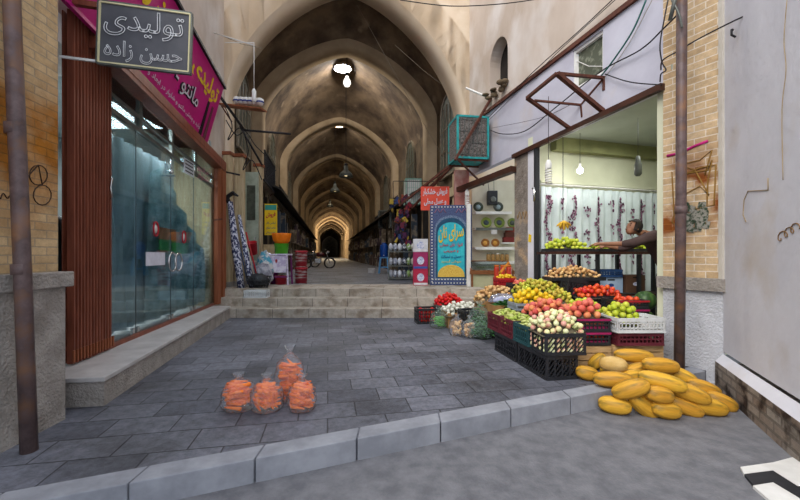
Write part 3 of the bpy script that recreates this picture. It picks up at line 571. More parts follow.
# ---- shop fronts along the tunnel walls
M['shutter'] = mat('steel_shutter', '#5f5a54', '#45413c', 5, rough=0.5, metal=0.2)
ordn = ['first', 'second', 'third', 'fourth', 'fifth', 'sixth', 'seventh', 'eighth', 'ninth', 'tenth', 'eleventh', 'twelfth', 'thirteenth', 'fourteenth', 'fifteenth', 'sixteenth', 'seventeenth', 'eighteenth']
cnt = {-1: 0, 1: 0}
for k, (s0, s1) in enumerate(BAYS[:7]):
    n = 1 if k == 0 else 2
    for j in range(n):
        for sgn in (-1, 1):
            wd = (s1-s0)/n; sc_ = s0+wd*(j+0.5); u = wl if sgn < 0 else wr
            i = cnt[sgn]; cnt[sgn] += 1
            t = thing('bazaar_shop', '%s barred shop into the tunnel along the %s wall' % (ordn[i], 'left' if sgn < 0 else 'right'), 'shop', T(u, sc_, 0.549), TH)
            x = -sgn
            if k == 0:
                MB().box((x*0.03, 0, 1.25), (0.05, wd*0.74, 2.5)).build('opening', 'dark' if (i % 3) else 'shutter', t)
                for q in (-1, 1): MB().box((x*0.10, q*wd*0.41, 1.6), (0.20, wd*0.11, 3.2)).build('pilaster', 'woodcream', t, bevel=0.01)
                MB().box((x*0.12, 0, 2.66), (0.24, wd*0.9, 0.28)).build('lintel', 'woodcream', t, bevel=0.01)
                mb = MB()
                for q in range(6): mb.bar((x*0.09, (-0.34+0.136*q)*wd, 0.05), (x*0.09, (-0.34+0.136*q)*wd, 2.5), 0.035)
                mb.build('bars', 'wframe', t)
            else:
                off = -0.45 if j == 0 else 0.45; L2 = wd+0.85
                MB().box((x*0.26, off, 1.35), (0.44, L2-0.10, 2.7)).build('opening', 'dark', t)  # solid block; shade of the shop inside put into its colour
                MB().prism([(0, off-L2/2, 3.5), (x*0.95, off-L2/2, 3.0), (x*0.95, off-L2/2, 2.94), (0, off-L2/2, 3.4)], (0, L2, 0)).build('awning', mat('awning_%d' % (i % 3), ['#4a3d30', '#3a3833', '#5a4a3a'][i % 3], None, 5), t)
                MB().box((x*0.46, off, 2.85), (0.10, L2*0.96, 0.3)).build('lintel', 'wframe', t, bevel=0.01)
                mb = MB()
                for q in range(5): mb.bar((x*0.50, off+(-0.46+0.23*q)*L2, 0.0), (x*0.50, off+(-0.46+0.23*q)*L2, 2.8), 0.06)
                mb.build('door_posts', 'bazwall', t)
                random.seed(100+i*2+(sgn > 0)); gm_ = mat('dark_goods_%d' % (i % 4), ['#4b3a34', '#3a4450', '#57493a', '#3f3038'][i % 4], '#8a7d6c', 3, contrast=(0.5, 0.6))
                for q in range(8):
                    yy = off+(-.42+.12*q)*L2; up_ = 1.4 if q % 3 == 1 else 0.0; hh_ = random.uniform(0.4, 1.1); MB().box((x*(0.62+random.uniform(0, .15)), yy, up_+hh_/2), (0.2, random.uniform(.2, .1*L2), hh_)).build('goods_box', gm_, t)
random.seed(77)
# ---- iron lattice balcony rails and coolers deeper in the tunnel
def cooler(name, label, loc, rz, w_, d_, h_, frame, pad, legs=False, n=7, bracket=True):
    t = thing(name, label, 'air cooler', loc, rz)
    mb = MB(); r = 0.045
    for a in (-1, 1):
        for b in (-1, 1): mb.bar((a*(w_/2-r/2), b*(d_/2-r/2), 0), (a*(w_/2-r/2), b*(d_/2-r/2), h_), r)
        for z in (r/2, h_-r/2): mb.bar((a*(w_/2-r/2), -d_/2, z), (a*(w_/2-r/2), d_/2, z), r); mb.bar((-w_/2, a*(d_/2-r/2), z), (w_/2, a*(d_/2-r/2), z), r)
    mb.build('frame', frame, t)
    MB().box((0, 0, h_-0.015), (w_-0.01, d_-0.01, 0.03)).build('top_panel', frame, t); MB().box((0, 0, 0.02), (w_-0.01, d_-0.01, 0.04)).build('base_tray', frame, t)
    for k_ in range(3):
        mb = MB()
        if k_ == 0: mb.box((0, -d_/2+0.03, h_/2), (w_-0.1, 0.03, h_-0.1))
        else: mb.box(((w_/2-0.03)*(-1 if k_ == 1 else 1), 0, h_/2), (0.03, d_-0.1, h_-0.1))
        mb.build('pad', pad, t)
    mb = MB()
    for q in range(n): x = -w_/2+0.08+(w_-0.16)*q/(n-1); mb.bar((x, -d_/2+0.008, 0.05), (x, -d_/2+0.008, h_-0.05), 0.012)
    for q in range(4): z = 0.1+(h_-0.2)*q/3; mb.bar((-w_/2+0.05, -d_/2+0.006, z), (w_/2-0.05, -d_/2+0.006, z), 0.01)
    mb.build('grille', frame if frame != 'teal' else 'alu', t)
    if bracket:
        mb = MB(); mb.bar((-w_/2, -d_/2+0.05, -0.02), (w_/2, -d_/2+0.05, -0.02), 0.04); mb.bar((-w_/2, d_/2-0.05, -0.02), (w_/2, d_/2-0.05, -0.02), 0.04)
        mb.bar((-w_/2, -d_/2, -0.02), (w_/2+0.15, d_/2, -0.45), 0.035); mb.build('bracket', 'rust', t)
    return t
q = P(469, 158, 8.3); cooler('evaporative_cooler', 'teal framed evaporative cooler on the upper right wall by the arch', (q.x+0.05, 8.7, q.z), 0.16, 0.76, 0.7, 0.98, 'teal', 'mesh')
q = P(412.5, 205, 14.0); cooler('evaporative_cooler', 'mint and white framed cooler above the hanging toys', (q.x, q.y, q.z), 0.1, 0.60, 0.6, 0.95, mat('mint_paint', '#7fae9c', '#9fc4b4', 7), 'white', bracket=False)
for px, Y, lb in ((399, 19, 'dark cooler box on the right wall behind the mint cooler'), (386, 24, 'small dark cooler far along the right wall')):
    q = P(px, 228, Y); cooler('evaporative_cooler', lb, (q.x, q.y, q.z), 0.1, 1.0, 0.8, 1.1, 'alu', 'dark', bracket=False)
def lattice(label, u, s, z, L_, h_, sgn):
    t = thing('balcony_rail', label, 'railing', T(u, s, z), TH); mb = MB(); x = -sgn*0.45
    for zz in (0, h_): mb.bar((x, -L_/2, zz), (x, L_/2, zz), 0.04)
    mb.build('rail', 'cable', t); mb = MB(); n = int(L_/0.16)
    for i in range(n+1): mb.bar((x, -L_/2+L_*i/n, 0), (x, -L_/2+L_*i/n, h_), 0.022)
    mb.build('balusters', 'cable', t); mb = MB()
    for f in (-0.45, 0.45): mb.bar((0, f*L_, 0), (x, f*L_, 0), 0.05); mb.bar((0, f*L_, -0.4), (x, f*L_, 0), 0.03)
    MB().box((x/2, 0, -0.03), (0.42, L_, 0.04)).build('deck', 'wframe', t); mb.build('brackets', 'rust', t)
lattice('iron lattice balcony on the left wall above the yellow sign', wl+0.2, 12.6, 3.5, 2.2, 0.9, -1)
lattice('iron lattice balcony on the left wall of the second bay', wl, 18.2, 3.2, 3.2, 1.1, -1)
lattice('iron lattice balcony on the left wall of the third bay', wl, 26.0, 3.0, 3.2, 1.1, -1)
lattice('iron lattice balcony on the right wall of the second bay', wr, 19.5, 3.2, 2.2, 1.1, 1)
lattice('iron lattice balcony on the right wall of the third bay', wr, 26.0, 3.0, 3.2, 1.1, 1)
# ---- pendant lamps
def dome_lamp(label, q, wire_top, r, m='alu', lit=True):
    t = thing('pendant_lamp', label, 'lamp', q)
    MB().lathe([(r*0.28, r*1.5), (r*0.3, r*0.95), (r*0.75, r*0.5), (r, 0), (r*0.97, 0), (r*0.7, r*0.45), (r*0.25, r*0.9), (0.0, r*0.95)], n=20).build('shade', m, t); sh_o = C.objects[-1]
    MB().lathe([(0, r*1.9), (r*0.2, r*1.85), (r*0.22, r*1.5), (0, r*1.45)], n=12).build('cap', 'cable', t)
    MB().ball((0, 0, r*0.35), r*0.28, 10, 8).build('bulb', mat('dim_bulb', '#f2e6c8', None, 4, emit=('#ffdfa0', 0.6)), sh_o)
    MB().tube([(0, 0, r*1.8), (0, 0, wire_top-q.z)], 0.012, 5).build('cord', 'cable', t); return t
dome_lamp('nearest wide pendant lamp hanging under the third arch', P(346, 177, 15.0), 9.7, 0.30)
dome_lamp('smaller pendant lamp hanging deeper in the tunnel left of the nearest one', P(335, 192, 23), 9.7, 0.34)
dome_lamp('farthest small pendant lamp in the tunnel', P(330, 207, 33), 9.7, 0.34)
t = thing('bare_bulb', 'white bare bulb hanging below the bright skylight', 'lamp', P(347, 87, 14.5))
MB().lathe([(0, 0), (0.10, 0.04), (0.15, 0.15), (0.13, 0.26), (0.07, 0.36), (0.06, 0.42)], n=14).build('bulb', mat('frosted_bulb', '#f4f2ee', None, 4, emit=('#fff8ee', 1.2)), t)
MB().lathe([(0.06, 0.42), (0.06, 0.55), (0, 0.56)], n=10).build('socket', 'cable', t); MB().tube([(0, 0, 0.55), (0, 0, 9.5-P(347, 87, 14.5).z)], 0.012, 5).build('cord', 'cable', t)
# thin guy wires under the vaults
for a, b, lb in ((P(357, 5, 11), P(445, 160, 12), 'thin pale wire running down across the right side of the first vault'), (P(395, 45, 10.8), P(452, 92, 11), 'short thin wire across the right side of the first vault'), (P(216, 33, 7.2), P(262, 48, 9), 'thin white wire from the left wall to the first arch')):
    tag(MB().tube([a, (a+b)/2-Vector((0, 0, 0.06)), b], 0.008, 5).build('guy_wire', mat('pale_wire', '#9a8c78', None, 5)), lb, 'wire')
# motorcycle
def motorcycle(loc, rz, label):
    t = thing('motorcycle', label, 'motorcycle', loc, rz)
    for x in (-0.65, 0.65):
        w_ = MB(); w_.tube([(x+0.29*math.cos(a*PI/12), 0, 0.3+0.29*math.sin(a*PI/12)) for a in range(25)], 0.045, 8, cap=False); wo = w_.build('wheel', 'black', t)
        sp = MB(); 
        for a in range(8): sp.bar((x, 0, 0.3), (x+0.27*math.cos(a*PI/4), 0, 0.3+0.27*math.sin(a*PI/4)), 0.01)
        sp.build('spokes', 'chrome', wo)
    MB().ball((0.12, 0, 0.78), (0.28, 0.14, 0.13), 14, 8).build('fuel_tank', mat('dark_red_tank', '#4a1d1c', None, 4, rough=0.25), t)
    MB().ball((-0.32, 0, 0.78), (0.36, 0.14, 0.07), 14, 8).build('seat', 'black', t)
    MB().box((0.0, 0, 0.42), (0.36, 0.24, 0.3)).build('engine', 'chrome', t, bevel=0.03)
    mb = MB(); mb.tube([(0.65, 0.06, 0.3), (0.45, 0.06, 0.95)], 0.022, 8); mb.tube([(0.65, -0.06, 0.3), (0.45, -0.06, 0.95)], 0.022, 8); mb.build('fork', 'chrome', t)
    MB().tube([(0.38, -0.34, 1.02), (0.44, -0.2, 1.06), (0.44, 0.2, 1.06), (0.38, 0.34, 1.02)], 0.014, 8).build('handlebar', 'chrome', t)
    MB().ball((0.56, 0, 0.92), 0.09, 12, 8).build('headlamp', 'chrome', t)
    MB().tube([(0.1, 0.14, 0.3), (-0.8, 0.16, 0.3)], [0.03, 0.045], 8).build('exhaust', 'chrome', t)
    mb = MB(); mb.tube([(0.45, 0, 0.9), (0, 0, 0.65), (-0.6, 0, 0.6), (-0.65, 0, 0.3)], 0.02, 8); mb.build('frame', 'black', t)
q = P(318, 266, 21); motorcycle((q.x, 21, 0.549), 0.15, 'black motorcycle parked inside the tunnel before the dark left shops')
q = P(306, 266, 23); motorcycle((q.x, 22.6, 0.549), 0.5, 'second motorcycle half hidden behind the front one at the left tunnel wall')

# ================================================================ right side
WD = Vector((-0.28, 1.0, 0)).normalized(); WN = Vector((WD.y, -WD.x, 0))     # WN points right, into the shop
def WP(a, z, off=0.0): q = PC+WD*a-WN*off; return Vector((q.x, q.y, z))      # off>0 : towards the alley
def on_W(px, py, off=0.0):
    k = (px-400)/F; o = PC-WN*off; a = (k*o.y-o.x)/(WD.x-k*WD.y); return P(px, py, o.y+WD.y*a)
def aW(px, off=0.0): q = on_W(px, 255, off)-(PC-WN*off); q.z = 0; return q.dot(WD)
LW = 5.32
zb = 3.36
# upper wall with two window openings
a_w0, a_w1 = sorted((aW(573), aW(603))); a_n0, a_n1 = sorted((aW(489), aW(507)))
# lower pale band and upper warm band are separate coats divided by the conduit line
struct('wall_right', wall_mb(WP(0.0, 0), WP(LW, 0), zb, 4.66, -0.14, holes=[(a_w0, a_w1, 3.98, 4.62)]), 'upper')
struct('wall_right', wall_mb(WP(0.0, 0, -0.02), WP(LW, 0, -0.02), 4.66, 10.5, -0.43, holes=[(a_n0, a_n1, 5.05, 6.15)]), 'upperwarm')
MB_ = MB()
# framed window
t = thing('wall_window', 'small dusty framed window in the upper right wall above the rusty bracket', 'window', (0, 0, 0))
c0, c1 = WP(a_w0, 3.98, -0.06), WP(a_w1, 3.98, -0.06); mb = MB()
hh = 0.64
for A, B in ((c0, c1), (c0+Vector((0, 0, hh)), c1+Vector((0, 0, hh))), (c0, c0+Vector((0, 0, hh))), (c1, c1+Vector((0, 0, hh)))): mb.bar(A, B, 0.06, 0.08)
mb.build('frame', 'white', t); MB().prism([c0+WN*0.02, c1+WN*0.02, c1+WN*0.03, c0+WN*0.03], (0, 0, hh)).build('pane', mat('dirty_pane', '#565a4c', '#8b8f7d', 7, rough=0.5, contrast=(0.5, 0.62)), t)
mb = MB(); mb.tube([c0-WN*0.01+Vector((0, 0, .1)), (c0+c1)/2-WN*0.03+Vector((0, 0, .25)), c1-WN*0.01+Vector((0, 0, 0.5))], 0.006, 5); mb.build('loose_wire', 'white', t)
# arched niche
t = thing('arched_window', 'small deep arched opening high in the right wall with a crumbling sill', 'window', (0, 0, 0))
c0, c1 = WP(a_n0, 5.05, -0.3), WP(a_n1, 5.05, -0.3); MB().prism([c0, c1, c1+WN*0.03, c0+WN*0.03], (0, 0, 1.1)).build('opening_shade', 'dark', t)  # dark sheet; shade of the niche put into its colour
mb = MB(); 
for sgn, cc in ((1, a_n0), (-1, a_n1)):
    w2 = (a_n1-a_n0)/2; pts = [WP(cc, 6.152, -0.021)]+[WP(cc+sgn*(w2-w2*math.cos(x*PI/12)), 5.70+0.452*math.sin(x*PI/12), -0.021) for x in range(7)]
    mb.prism([p for p in pts], WN*0.3)
mb.build('arch_corner', 'upperwarm', t)
mb = MB()
for i in range(12): q = WP(a_n0+(a_n1-a_n0)*random.random()*1.15-0.03, 4.98+random.uniform(-.1, .04), 0.03+0.12*random.random()); mb.ball(q, (random.uniform(.05, .09), random.uniform(.05, .09), random.uniform(.03, .06)), 7, 5)
mb.build('crumbling_sill', 'bazwall', t)
# conduit line & mark
tag(MB().bar(WP(0.02, 4.70, 0.02), WP(LW-0.1, 4.66, 0.02), 0.05, 0.07).build('conduit', 'rust'), 'long brown conduit running along the upper right wall', 'conduit')
# beam over the fruit shop
tag(MB().bar(WP(-0.02, zb, 0.03), WP(aW(517)+0.1, zb-0.03, 0.03), 0.07, 0.08).build('roller_beam', 'brownd'), 'dark steel beam over the open fruit shop front', 'beam')
# dividing pillar
ap0, ap1 = aW(536), aW(514.5)
struct('wall_pillar', wall_mb(WP(ap0+0.24, 0), WP(ap1, 0), 0.0, zb+0.02, -0.3), mat('pitted_pillar', '#948a80', '#6e655d', 5, rough=0.95, bump=1.0, bscale=25, detail=9, col3='#b39878', scale3=3))
struct('wall_pillar', wall_mb(WP(ap0+0.03, 0, 0.01), WP(ap0+0.24, 0, 0.01), 0.0, zb+0.02, -0.12), 'plasterR')
t = thing('door_track', 'dark vertical steel track at the left edge of the fruit shop opening', 'track', (0, 0, 0)); q = WP(ap0-0.02, 0, 0.0)
MB().bar((q.x, q.y, 0), (q.x, q.y, zb-0.05), 0.08, 0.08).build('channel', 'black', t); q = WP(ap0+0.02, 2.55, 0.06); MB().tube([q, q+Vector((0, -0.08, 0)), q+Vector((0, -0.08, -0.25))], 0.02, 6).build('hook', 'chrome', t)
q = WP(ap0+0.17, 1.62, 0.015); MB().prism([q+WD*-0.04-Vector((0, 0, .08)), q+WD*0.05-Vector((0, 0, .06)), q+WD*0.03+Vector((0, 0, .09)), q+WD*-0.05+Vector((0, 0, .06))], -WN*0.003).build('yellow_sticker', yel)
o = bpy.data.objects['yellow_sticker']; tag(o, 'small orange yellow sticker on the pillar between the two right shops', 'sticker')
script_mark('wall_graffiti', 'faint scratched lines on the pitted pillar', 'graffiti', [on_W(517+i*0.7, 215+4*math.sin(i*1.3), 0.005) for i in range(20)], 0.006, 'grafo')
# fruit shop shell
bp0 = WP(ap0+0.10, 0, -0.42); bdir = Vector((0.96, 0.28, 0)).normalized(); bp1 = bp0+bdir*4.6
struct('wall_back', wall_mb(bp0-bdir*0.42, bp1, 0, 3.56, 0.15), 'green_wall')
struct('wall_side', wall_mb(bp1, bp1-WD*4.0, 0, 3.56, 0.15), 'green_wall')
struct('wall_near', wall_mb(PC+WN*0.05, PC+WN*4.9, 0, 3.56, 0.12), 'green_wall')
struct('ceiling', MB().prism([WP(-0.1, 3.54, -0.02), WP(ap0+0.5, 3.54, -0.02), bp1+Vector((0, 0.3, 3.54)), bp1-WD*4.2+Vector((0.2, 0, 3.54))], (0, 0, 0.06)), 'ceil')
mb = MB(); mb.bar(bp0-Vector((0, 0.10, -3.42)), bp1-Vector((0, 0.10, -3.42)), 0.16, 0.24); struct('trim_7', mb, mat('olive_moulding', '#8e8f62', '#7d7e55', 3))
light('shop_bulb_light', 'POINT', P(580, 172, 6.6), 5, (1, 0.97, 0.92), 0.06)
light('shop_fill_light', 'AREA', (4.3, 6.2, 3.45), 22, (0.98, 1, 0.95), 1.2)  # added fill with no fixture, lifts the fruit shop interior
# curtain with printed flower strips
rail0 = bp0-Vector((0, 0.12, 0))-bdir*0.30; rz_ = 2.63
t = thing('curtain', 'white curtain printed with purple flowers behind the fruit shop', 'curtain', (0, 0, 0))
def cfn(u, v):
    q = rail0+bdir*(4.2*u); off = 0.035*math.sin(u*2*PI*24+0.7*math.sin(9*u))*(0.5+0.5*v)+0.015*math.sin(70*u); return (q.x+bdir.y*off, q.y-bdir.x*off, 0.15+(rz_-0.19)*v)
mb = MB(); mb.grid(cfn, 240, 6); cl = mb.build('cloth', mat('curtain_cloth', '#cdd6d6', '#bec8c8', 4, rough=0.9), t, norm=False); cl.modifiers.new('s', 'SOLIDIFY').thickness = 0.003
def motif(mb, u, z, r, big=True):
    for k in range(7 if big else 4):
        a = random.random()*2*PI; rr = r*random.uniform(0.1, 1.0); du = rr*math.cos(a)/4.2; dz = rr*math.sin(a); c = Vector(cfn(u+du, (z+dz-0.15)/(rz_-0.19))); n = Vector((bdir.y, -bdir.x, 0)); s_ = random.uniform(0.010, 0.022)*(1 if big else 0.9)
        c = c+n*0.042
        ring = [c+bdir*(s_*math.cos(x*PI/4))+Vector((0, 0, s_*1.2*math.sin(x*PI/4))) for x in range(8)]
        mb.add(ring, [tuple(range(8))])
for m_, cc in ((mat('plum_print', '#5a2f48', '#3f2236', 20), 0), (mat('mauve_print', '#9a6b86', None, 20), 1)):
    mb = MB()
    for i, u in enumerate([0.03, 0.17, 0.31, 0.44, 0.57, 0.70, 0.83]):
        z = 0.4
        while z < 2.5:
            motif(mb, u+0.012*math.sin(z*9), z, 0.055); z += 0.10
    for i, u in enumerate([0.10, 0.24, 0.375, 0.505, 0.635, 0.765]):
        for z in (0.5, 0.95, 1.40, 1.86, 2.32): 
            motif(mb, u+0.01, z-(i % 2)*0.12, 0.06); motif(mb, u+0.012, z-(i % 2)*0.12-0.13, 0.03, False)
    mb.build('flower_print', m_, t, norm=False, merge=False)
MB().tube([rail0+Vector((0, 0, rz_+0.01)), rail0+bdir*4.2+Vector((0, 0, rz_+0.01))], 0.018, 8).build('rail', 'white', t)
MB().bar(rail0+Vector((0, 0, rz_+0.06)), rail0+bdir*4.2+Vector((0, 0, rz_+0.06)), 0.03, 0.04).build('pelmet', 'green_wall', t)
# ---- rusty awning bracket frame
t = thing('steel_bracket', 'rusty empty steel bracket frame projecting from the upper right wall', 'bracket', (0, 0, 0))
Dp, Ep = on_W(603.5, 111.5), on_W(570.5, 129); Bp, Ap = P(557, 73.5, 5.21), P(527, 98, 5.857); Cp = on_W(604, 78); Gp, Fp = on_W(582, 117), on_W(581, 105)
for nm, A, B, ww in (('outer_bar', Ap, Bp, 0.05), ('brace', Bp, Dp, 0.065), ('brace', Ap, Ep, 0.055), ('top_bar', Bp, Cp, 0.045), ('rear_bar', Ap+Vector((.12, .02, -.03)), Fp, 0.035), ('rear_bar', Fp, Cp, 0.03), ('wall_lug', Fp, Gp, 0.03), ('wall_lug', Cp, Cp-Vector((0, 0, 0.18)), 0.04)):
    MB().bar(A, B, ww, ww*0.8).build(nm, 'rust', t)
# ---- cables
def cable(label, pts, r=0.008, m='cable', name='cable'):
    P_ = [Vector(p) for p in pts]; out = []
    for i in range(len(P_)-1):
        a = P_[max(i-1, 0)]; b = P_[i]; c = P_[i+1]; d_ = P_[min(i+2, len(P_)-1)]
        for j in range(6):
            u = j/6; out.append(0.5*((2*b)+(c-a)*u+(2*a-5*b+4*c-d_)*u*u+(3*b-a-3*c+d_)*u*u*u))
    out.append(P_[-1]); return tag(MB().tube(out, r, 5).build(name, m), label, 'cable')
W = lambda px, py, off=0.06: on_W(px, py, off)
cable('black cable sagging across the pale right wall from the cooler to the brick pillar', [W(490, 130), W(503, 134), W(525, 131), W(555, 108), W(600, 72), W(640, 50), P(664, 28, 4.4), P(684, 8, 4.1)], 0.010)
cable('thin black cable running parallel below the brown conduit', [W(489, 117), W(530, 75), W(580, 30), W(612, 0)], 0.008)
cable('second thin dark cable just under the brown conduit', [W(487, 122), W(540, 70), W(560, 50), W(615, 0)], 0.006)
cable('green cable slanting up the right wall past the framed window', [W(601, 76), W(612, 62), W(632, 32), W(646, 0)], 0.012, mat('green_cable', '#27605a', None, 5))
cable('dark cable from the awning bracket to the brick pillar', [W(605, 74), W(630, 82), W(662, 85)], 0.008)
cable('thin pale cable dropping down the right wall near the green one', [W(603, 80), W(628, 45), W(648, 8), W(652, 0)], 0.004, mat('pale_wire', '#9a8c78'))
cable('long black cable looping in front of the right brick pillar and grey wall', [P(661, 70, 4.3), P(663, 60, 4.2), P(680, 50, 4.05), P(700, 38, 3.9), P(740, 18, 3.6), P(775, 4, 3.3), P(800, -8, 3.1)], 0.008)
cable('tangled black cable hanging at the inner edge of the right brick pillar', [P(668, 0, 4.3), P(664, 20, 4.3), P(660, 45, 4.33), P(662, 62, 4.33), P(666, 70, 4.3), P(661, 74, 4.33), P(660, 82, 4.35)], 0.008)
cable('black overhead cable crossing the cream arch wall', [P(400, 0, 7), P(450, 6, 7), P(500, 4, 7), P(545, -2, 6.6)], 0.009)
cable('thin cable hanging from the cooler towards the dish shop', [W(492, 128), W(540, 118), W(572, 104)], 0.004)
cable('white steel rod jutting from the arch corner beside the cooler', [P(466, 88, 9.0), P(485, 96, 8.7)], 0.025, 'white', 'rod')
for i, (a, b) in enumerate((((448, 167), (400, 205)), ((455, 163), (412, 208)), ((446, 172), (420, 195)))):
    tag(MB().bar(P(a[0], a[1], 8.9), P(b[0], b[1], 9.9+i*0.1), 0.05 if i < 2 else 0.03).build('awning_strut', 'rust'), ['upper rusty strut running left from below the teal cooler', 'lower rusty strut running left from below the teal cooler', 'thin rusty strut between the two long ones below the teal cooler'][i], 'strut')
tag(MB().bar(P(493, 95, 8.6), P(455, 160, 8.0), 0.05).build('awning_strut', 'rust'), 'rusty bar slanting across the front of the teal cooler', 'strut')

# ---------------------------------------------------------------- right brick pillar, wall
pd = (PC-RC).normalized(); pn = Vector((-pd.y, pd.x, 0))
if pn.dot(Vector((0.3, 1, 0))) < 0: pn = -pn
def pill(z0, z1, grow, m, nm, deep=0.75):
    a, b = RC-pd*(0.02+grow)-pn*grow, PC+pd*grow-pn*grow; mb = MB(); mb.prism([Vector((a.x, a.y, z0)), Vector((b.x, b.y, z0)), Vector((b.x, b.y, z0))+WN*deep*0.9+WD*0.05, Vector((a.x, a.y, z0))+WN*0.35+WD*0.25], (0, 0, z1-z0)); return struct(nm, mb, m)
pill(1.04, 10.5, 0.0, 'brickR', 'wall_right'); pill(-0.5, 0.90, 0.0, 'stonebaseR', 'wall_right'); o = pill(0.90, 1.04, 0.05, 'stonebase', 'trim_8')
struct('trim_9', MB().bar(RC+Vector((-0.015, -0.01, 1.04)), RC+Vector((-0.015, -0.01, 10.5)), 0.05, 0.05), mat('pale_edge_plaster', '#cdc6bb', '#bdb5a8', 6))
R1 = Vector((2.90, 2.68, 0)); R2 = R1+(R1-RC)*2.2
struct('wall_right', wall_mb(RC, R2, 0.25, 10.5, 0.6), 'plasterR')
rdv = (R2-RC).normalized(); rnn = Vector((rdv.y, -rdv.x, 0)); 
struct('trim_10', wall_mb(RC-rdv*0.0+rnn*0.07, R2+rnn*0.07, -0.16, 0.14, 0.6), 'rubble')
mb = MB(); mb.prism([RC+rnn*0.07+Vector((0, 0, .14)), RC+rnn*0.001+Vector((0, 0, .22)), RC-rnn*0.1+Vector((0, 0, .14))], rdv*4.4); struct('trim_11', mb, 'plasterR')
def on_R(px, py, off=0.004):
    k = (px-400)/F; o = RC+rnn*off; a = (k*o.y-o.x)/(rdv.x-k*rdv.y); return P(px, py, o.y+rdv.y*a)
def on_P(px, py, off=0.004):
    k = (px-400)/F; o = RC-pn*off; a = (k*o.y-o.x)/(pd.x-k*pd.y); return P(px, py, o.y+pd.y*a)
script_mark('wall_graffiti', 'magenta paint stroke across the right brick pillar', 'graffiti', [on_P(667, 156), on_P(680, 153), on_P(695, 146), on_P(708, 141)], 0.016, 'grafm')
mb = MB(); 
for i in range(46):
    q = on_P(686+random.random()*20, 203+random.random()*27, 0.004+i*0.0002); s_ = random.uniform(.02, .05); mb.prism([q+pd*s_*random.uniform(.5, 1)+Vector((0, 0, s_)), q-pd*s_+Vector((0, 0, s_*random.uniform(.3, 1))), q-pd*s_*random.uniform(.4, 1)-Vector((0, 0, s_)), q+pd*s_-Vector((0, 0, s_*.5))], -pn*0.003)
tag(mb.build('torn_poster', 'grafp'), 'torn remains of a dark poster glued on the right brick pillar', 'poster')
script_mark('wall_graffiti', 'ochre square scribble around the torn poster on the brick pillar', 'graffiti', [on_P(a, b) for a, b in ((672, 172), (674, 215), (672, 222), (684, 230), (706, 224), (708, 180), (712, 160), (708, 170), (690, 173), (676, 178), (700, 168), (716, 165), (714, 205), (690, 210), (678, 198), (700, 186), (709, 195), (695, 170), (680, 165), (700, 160), (712, 150), (705, 175))], 0.008, 'grafo')
script_mark('wall_graffiti', 'faint ochre box scribbled on the grey plaster wall', 'graffiti', [on_R(a, b) for a, b in ((768, 178), (768, 190), (748, 191), (744, 200), (743, 215), (746, 222))], 0.004, mat('faint_ochre', '#b09a78', '#a08a68', 12))
script_mark('wall_graffiti', 'dark ochre signature scribbled at the right edge of the grey wall', 'graffiti', [on_R(778+i*0.8+3*math.cos(i*0.8), 238+4*math.sin(i*0.8)-i*0.5) for i in range(26)], 0.004, mat('umber_mark', '#8c6c48', None, 12))
cable('thin brown crack line of old wire down the grey plaster wall', [on_R(787, 0, .01), on_R(784, 40, .01), on_R(786, 70, .01), on_R(782, 110, .01), on_R(783, 180, .01)], 0.003, mat('faint_ochre'  , '#b09a78'), 'wall_wire')
t = thing('wall_hook', 'small metal hook beside the brick edge high on the grey wall', 'hook', on_R(733, 30, 0.02)); MB().tube([(0, 0, 0), (-0.05, -0.04, -0.02), (-0.06, -0.05, -0.08), (-0.02, -0.05, -0.1)], 0.01, 6).build('hook', 'cable', t)
# right drain pipe
t = thing('drain_pipe', 'dark rusty drain pipe standing before the right brick pillar', 'pipe', (0, 0, 0)); q = P(681, 388, 4.02); 
MB().tube([(q.x-0.02, q.y, 0.0), (q.x, q.y, 2.0), (q.x+0.03, q.y, 9.0)], 0.05, 14).build('pipe', 'pipe', t)
MB().tube([(q.x, q.y, 1.75), (q.x, q.y, 1.83)], 0.058, 14).build('collar', 'pipe', t)
MB().tube([(q.x-0.02, q.y-0.03, 4.25), (q.x-0.1, q.y-0.05, 4.05), (q.x-0.12, q.y, 3.85)], 0.02, 6).build('bracket', 'alu', t)
cable('pale cable slanting down to the right drain pipe', [P(672, 0, 4.0), P(679, 14, 3.95), P(682, 28, 3.95)], 0.012, 'alu')

# ---------------------------------------------------------------- arch corner pieces, posters, signs
q0 = P(449, 262, 9.5); 
struct('wall_pier', MB().box((P(462, 255, 9.35).x, 9.45, 2.0), (0.36, 0.2, 2.9)), 'pink')
# painted poster panel leaning on upper floor
t = thing('standing_poster', 'tall blue patterned poster panel with yellow calligraphy standing on the top step', 'poster', P(451, 285, 9.15))
t.rotation_euler = (-0.02, 0, -0.03)
pw, ph = 1.03, 1.98
pcol = lambda n, c, c2=None, sc=30: mat(n, c, c2, sc, rough=0.5)
MB().box((0, 0, ph/2), (pw, 0.04, ph)).build('board', pcol('indigo_border', '#2c3a5c', '#55618a', 45), t)
def plate(nm, pts, y, m): return MB().prism([(x, y, z) for x, z in pts], (0, 0.004, 0)).build(nm, m, t)
def archpts(wd, z0, z1, sp): return [(-wd/2, z0), (wd/2, z0), (wd/2, sp)]+[(wd/2*math.cos(a*PI/16), sp+(z1-sp)*math.sin(a*PI/16)**0.8) for a in range(1, 16)]+[(-wd/2, sp)]
plate('inner_border', archpts(pw*0.80, 0.12, 1.72, 1.30), -0.025, pcol('pale_tile_border', '#7f93ab', '#39496b', 60))
plate('dark_arch', archpts(pw*0.72, 0.17, 1.66, 1.27), -0.029, pcol('deep_blue', '#1c4f6e', '#14405c', 10))
plate('sky_panel', archpts(pw*0.64, 0.20, 1.55, 1.22), -0.033, pcol('turquoise', '#1f9db4', '#3cc0c6', 7))
mb = MB()
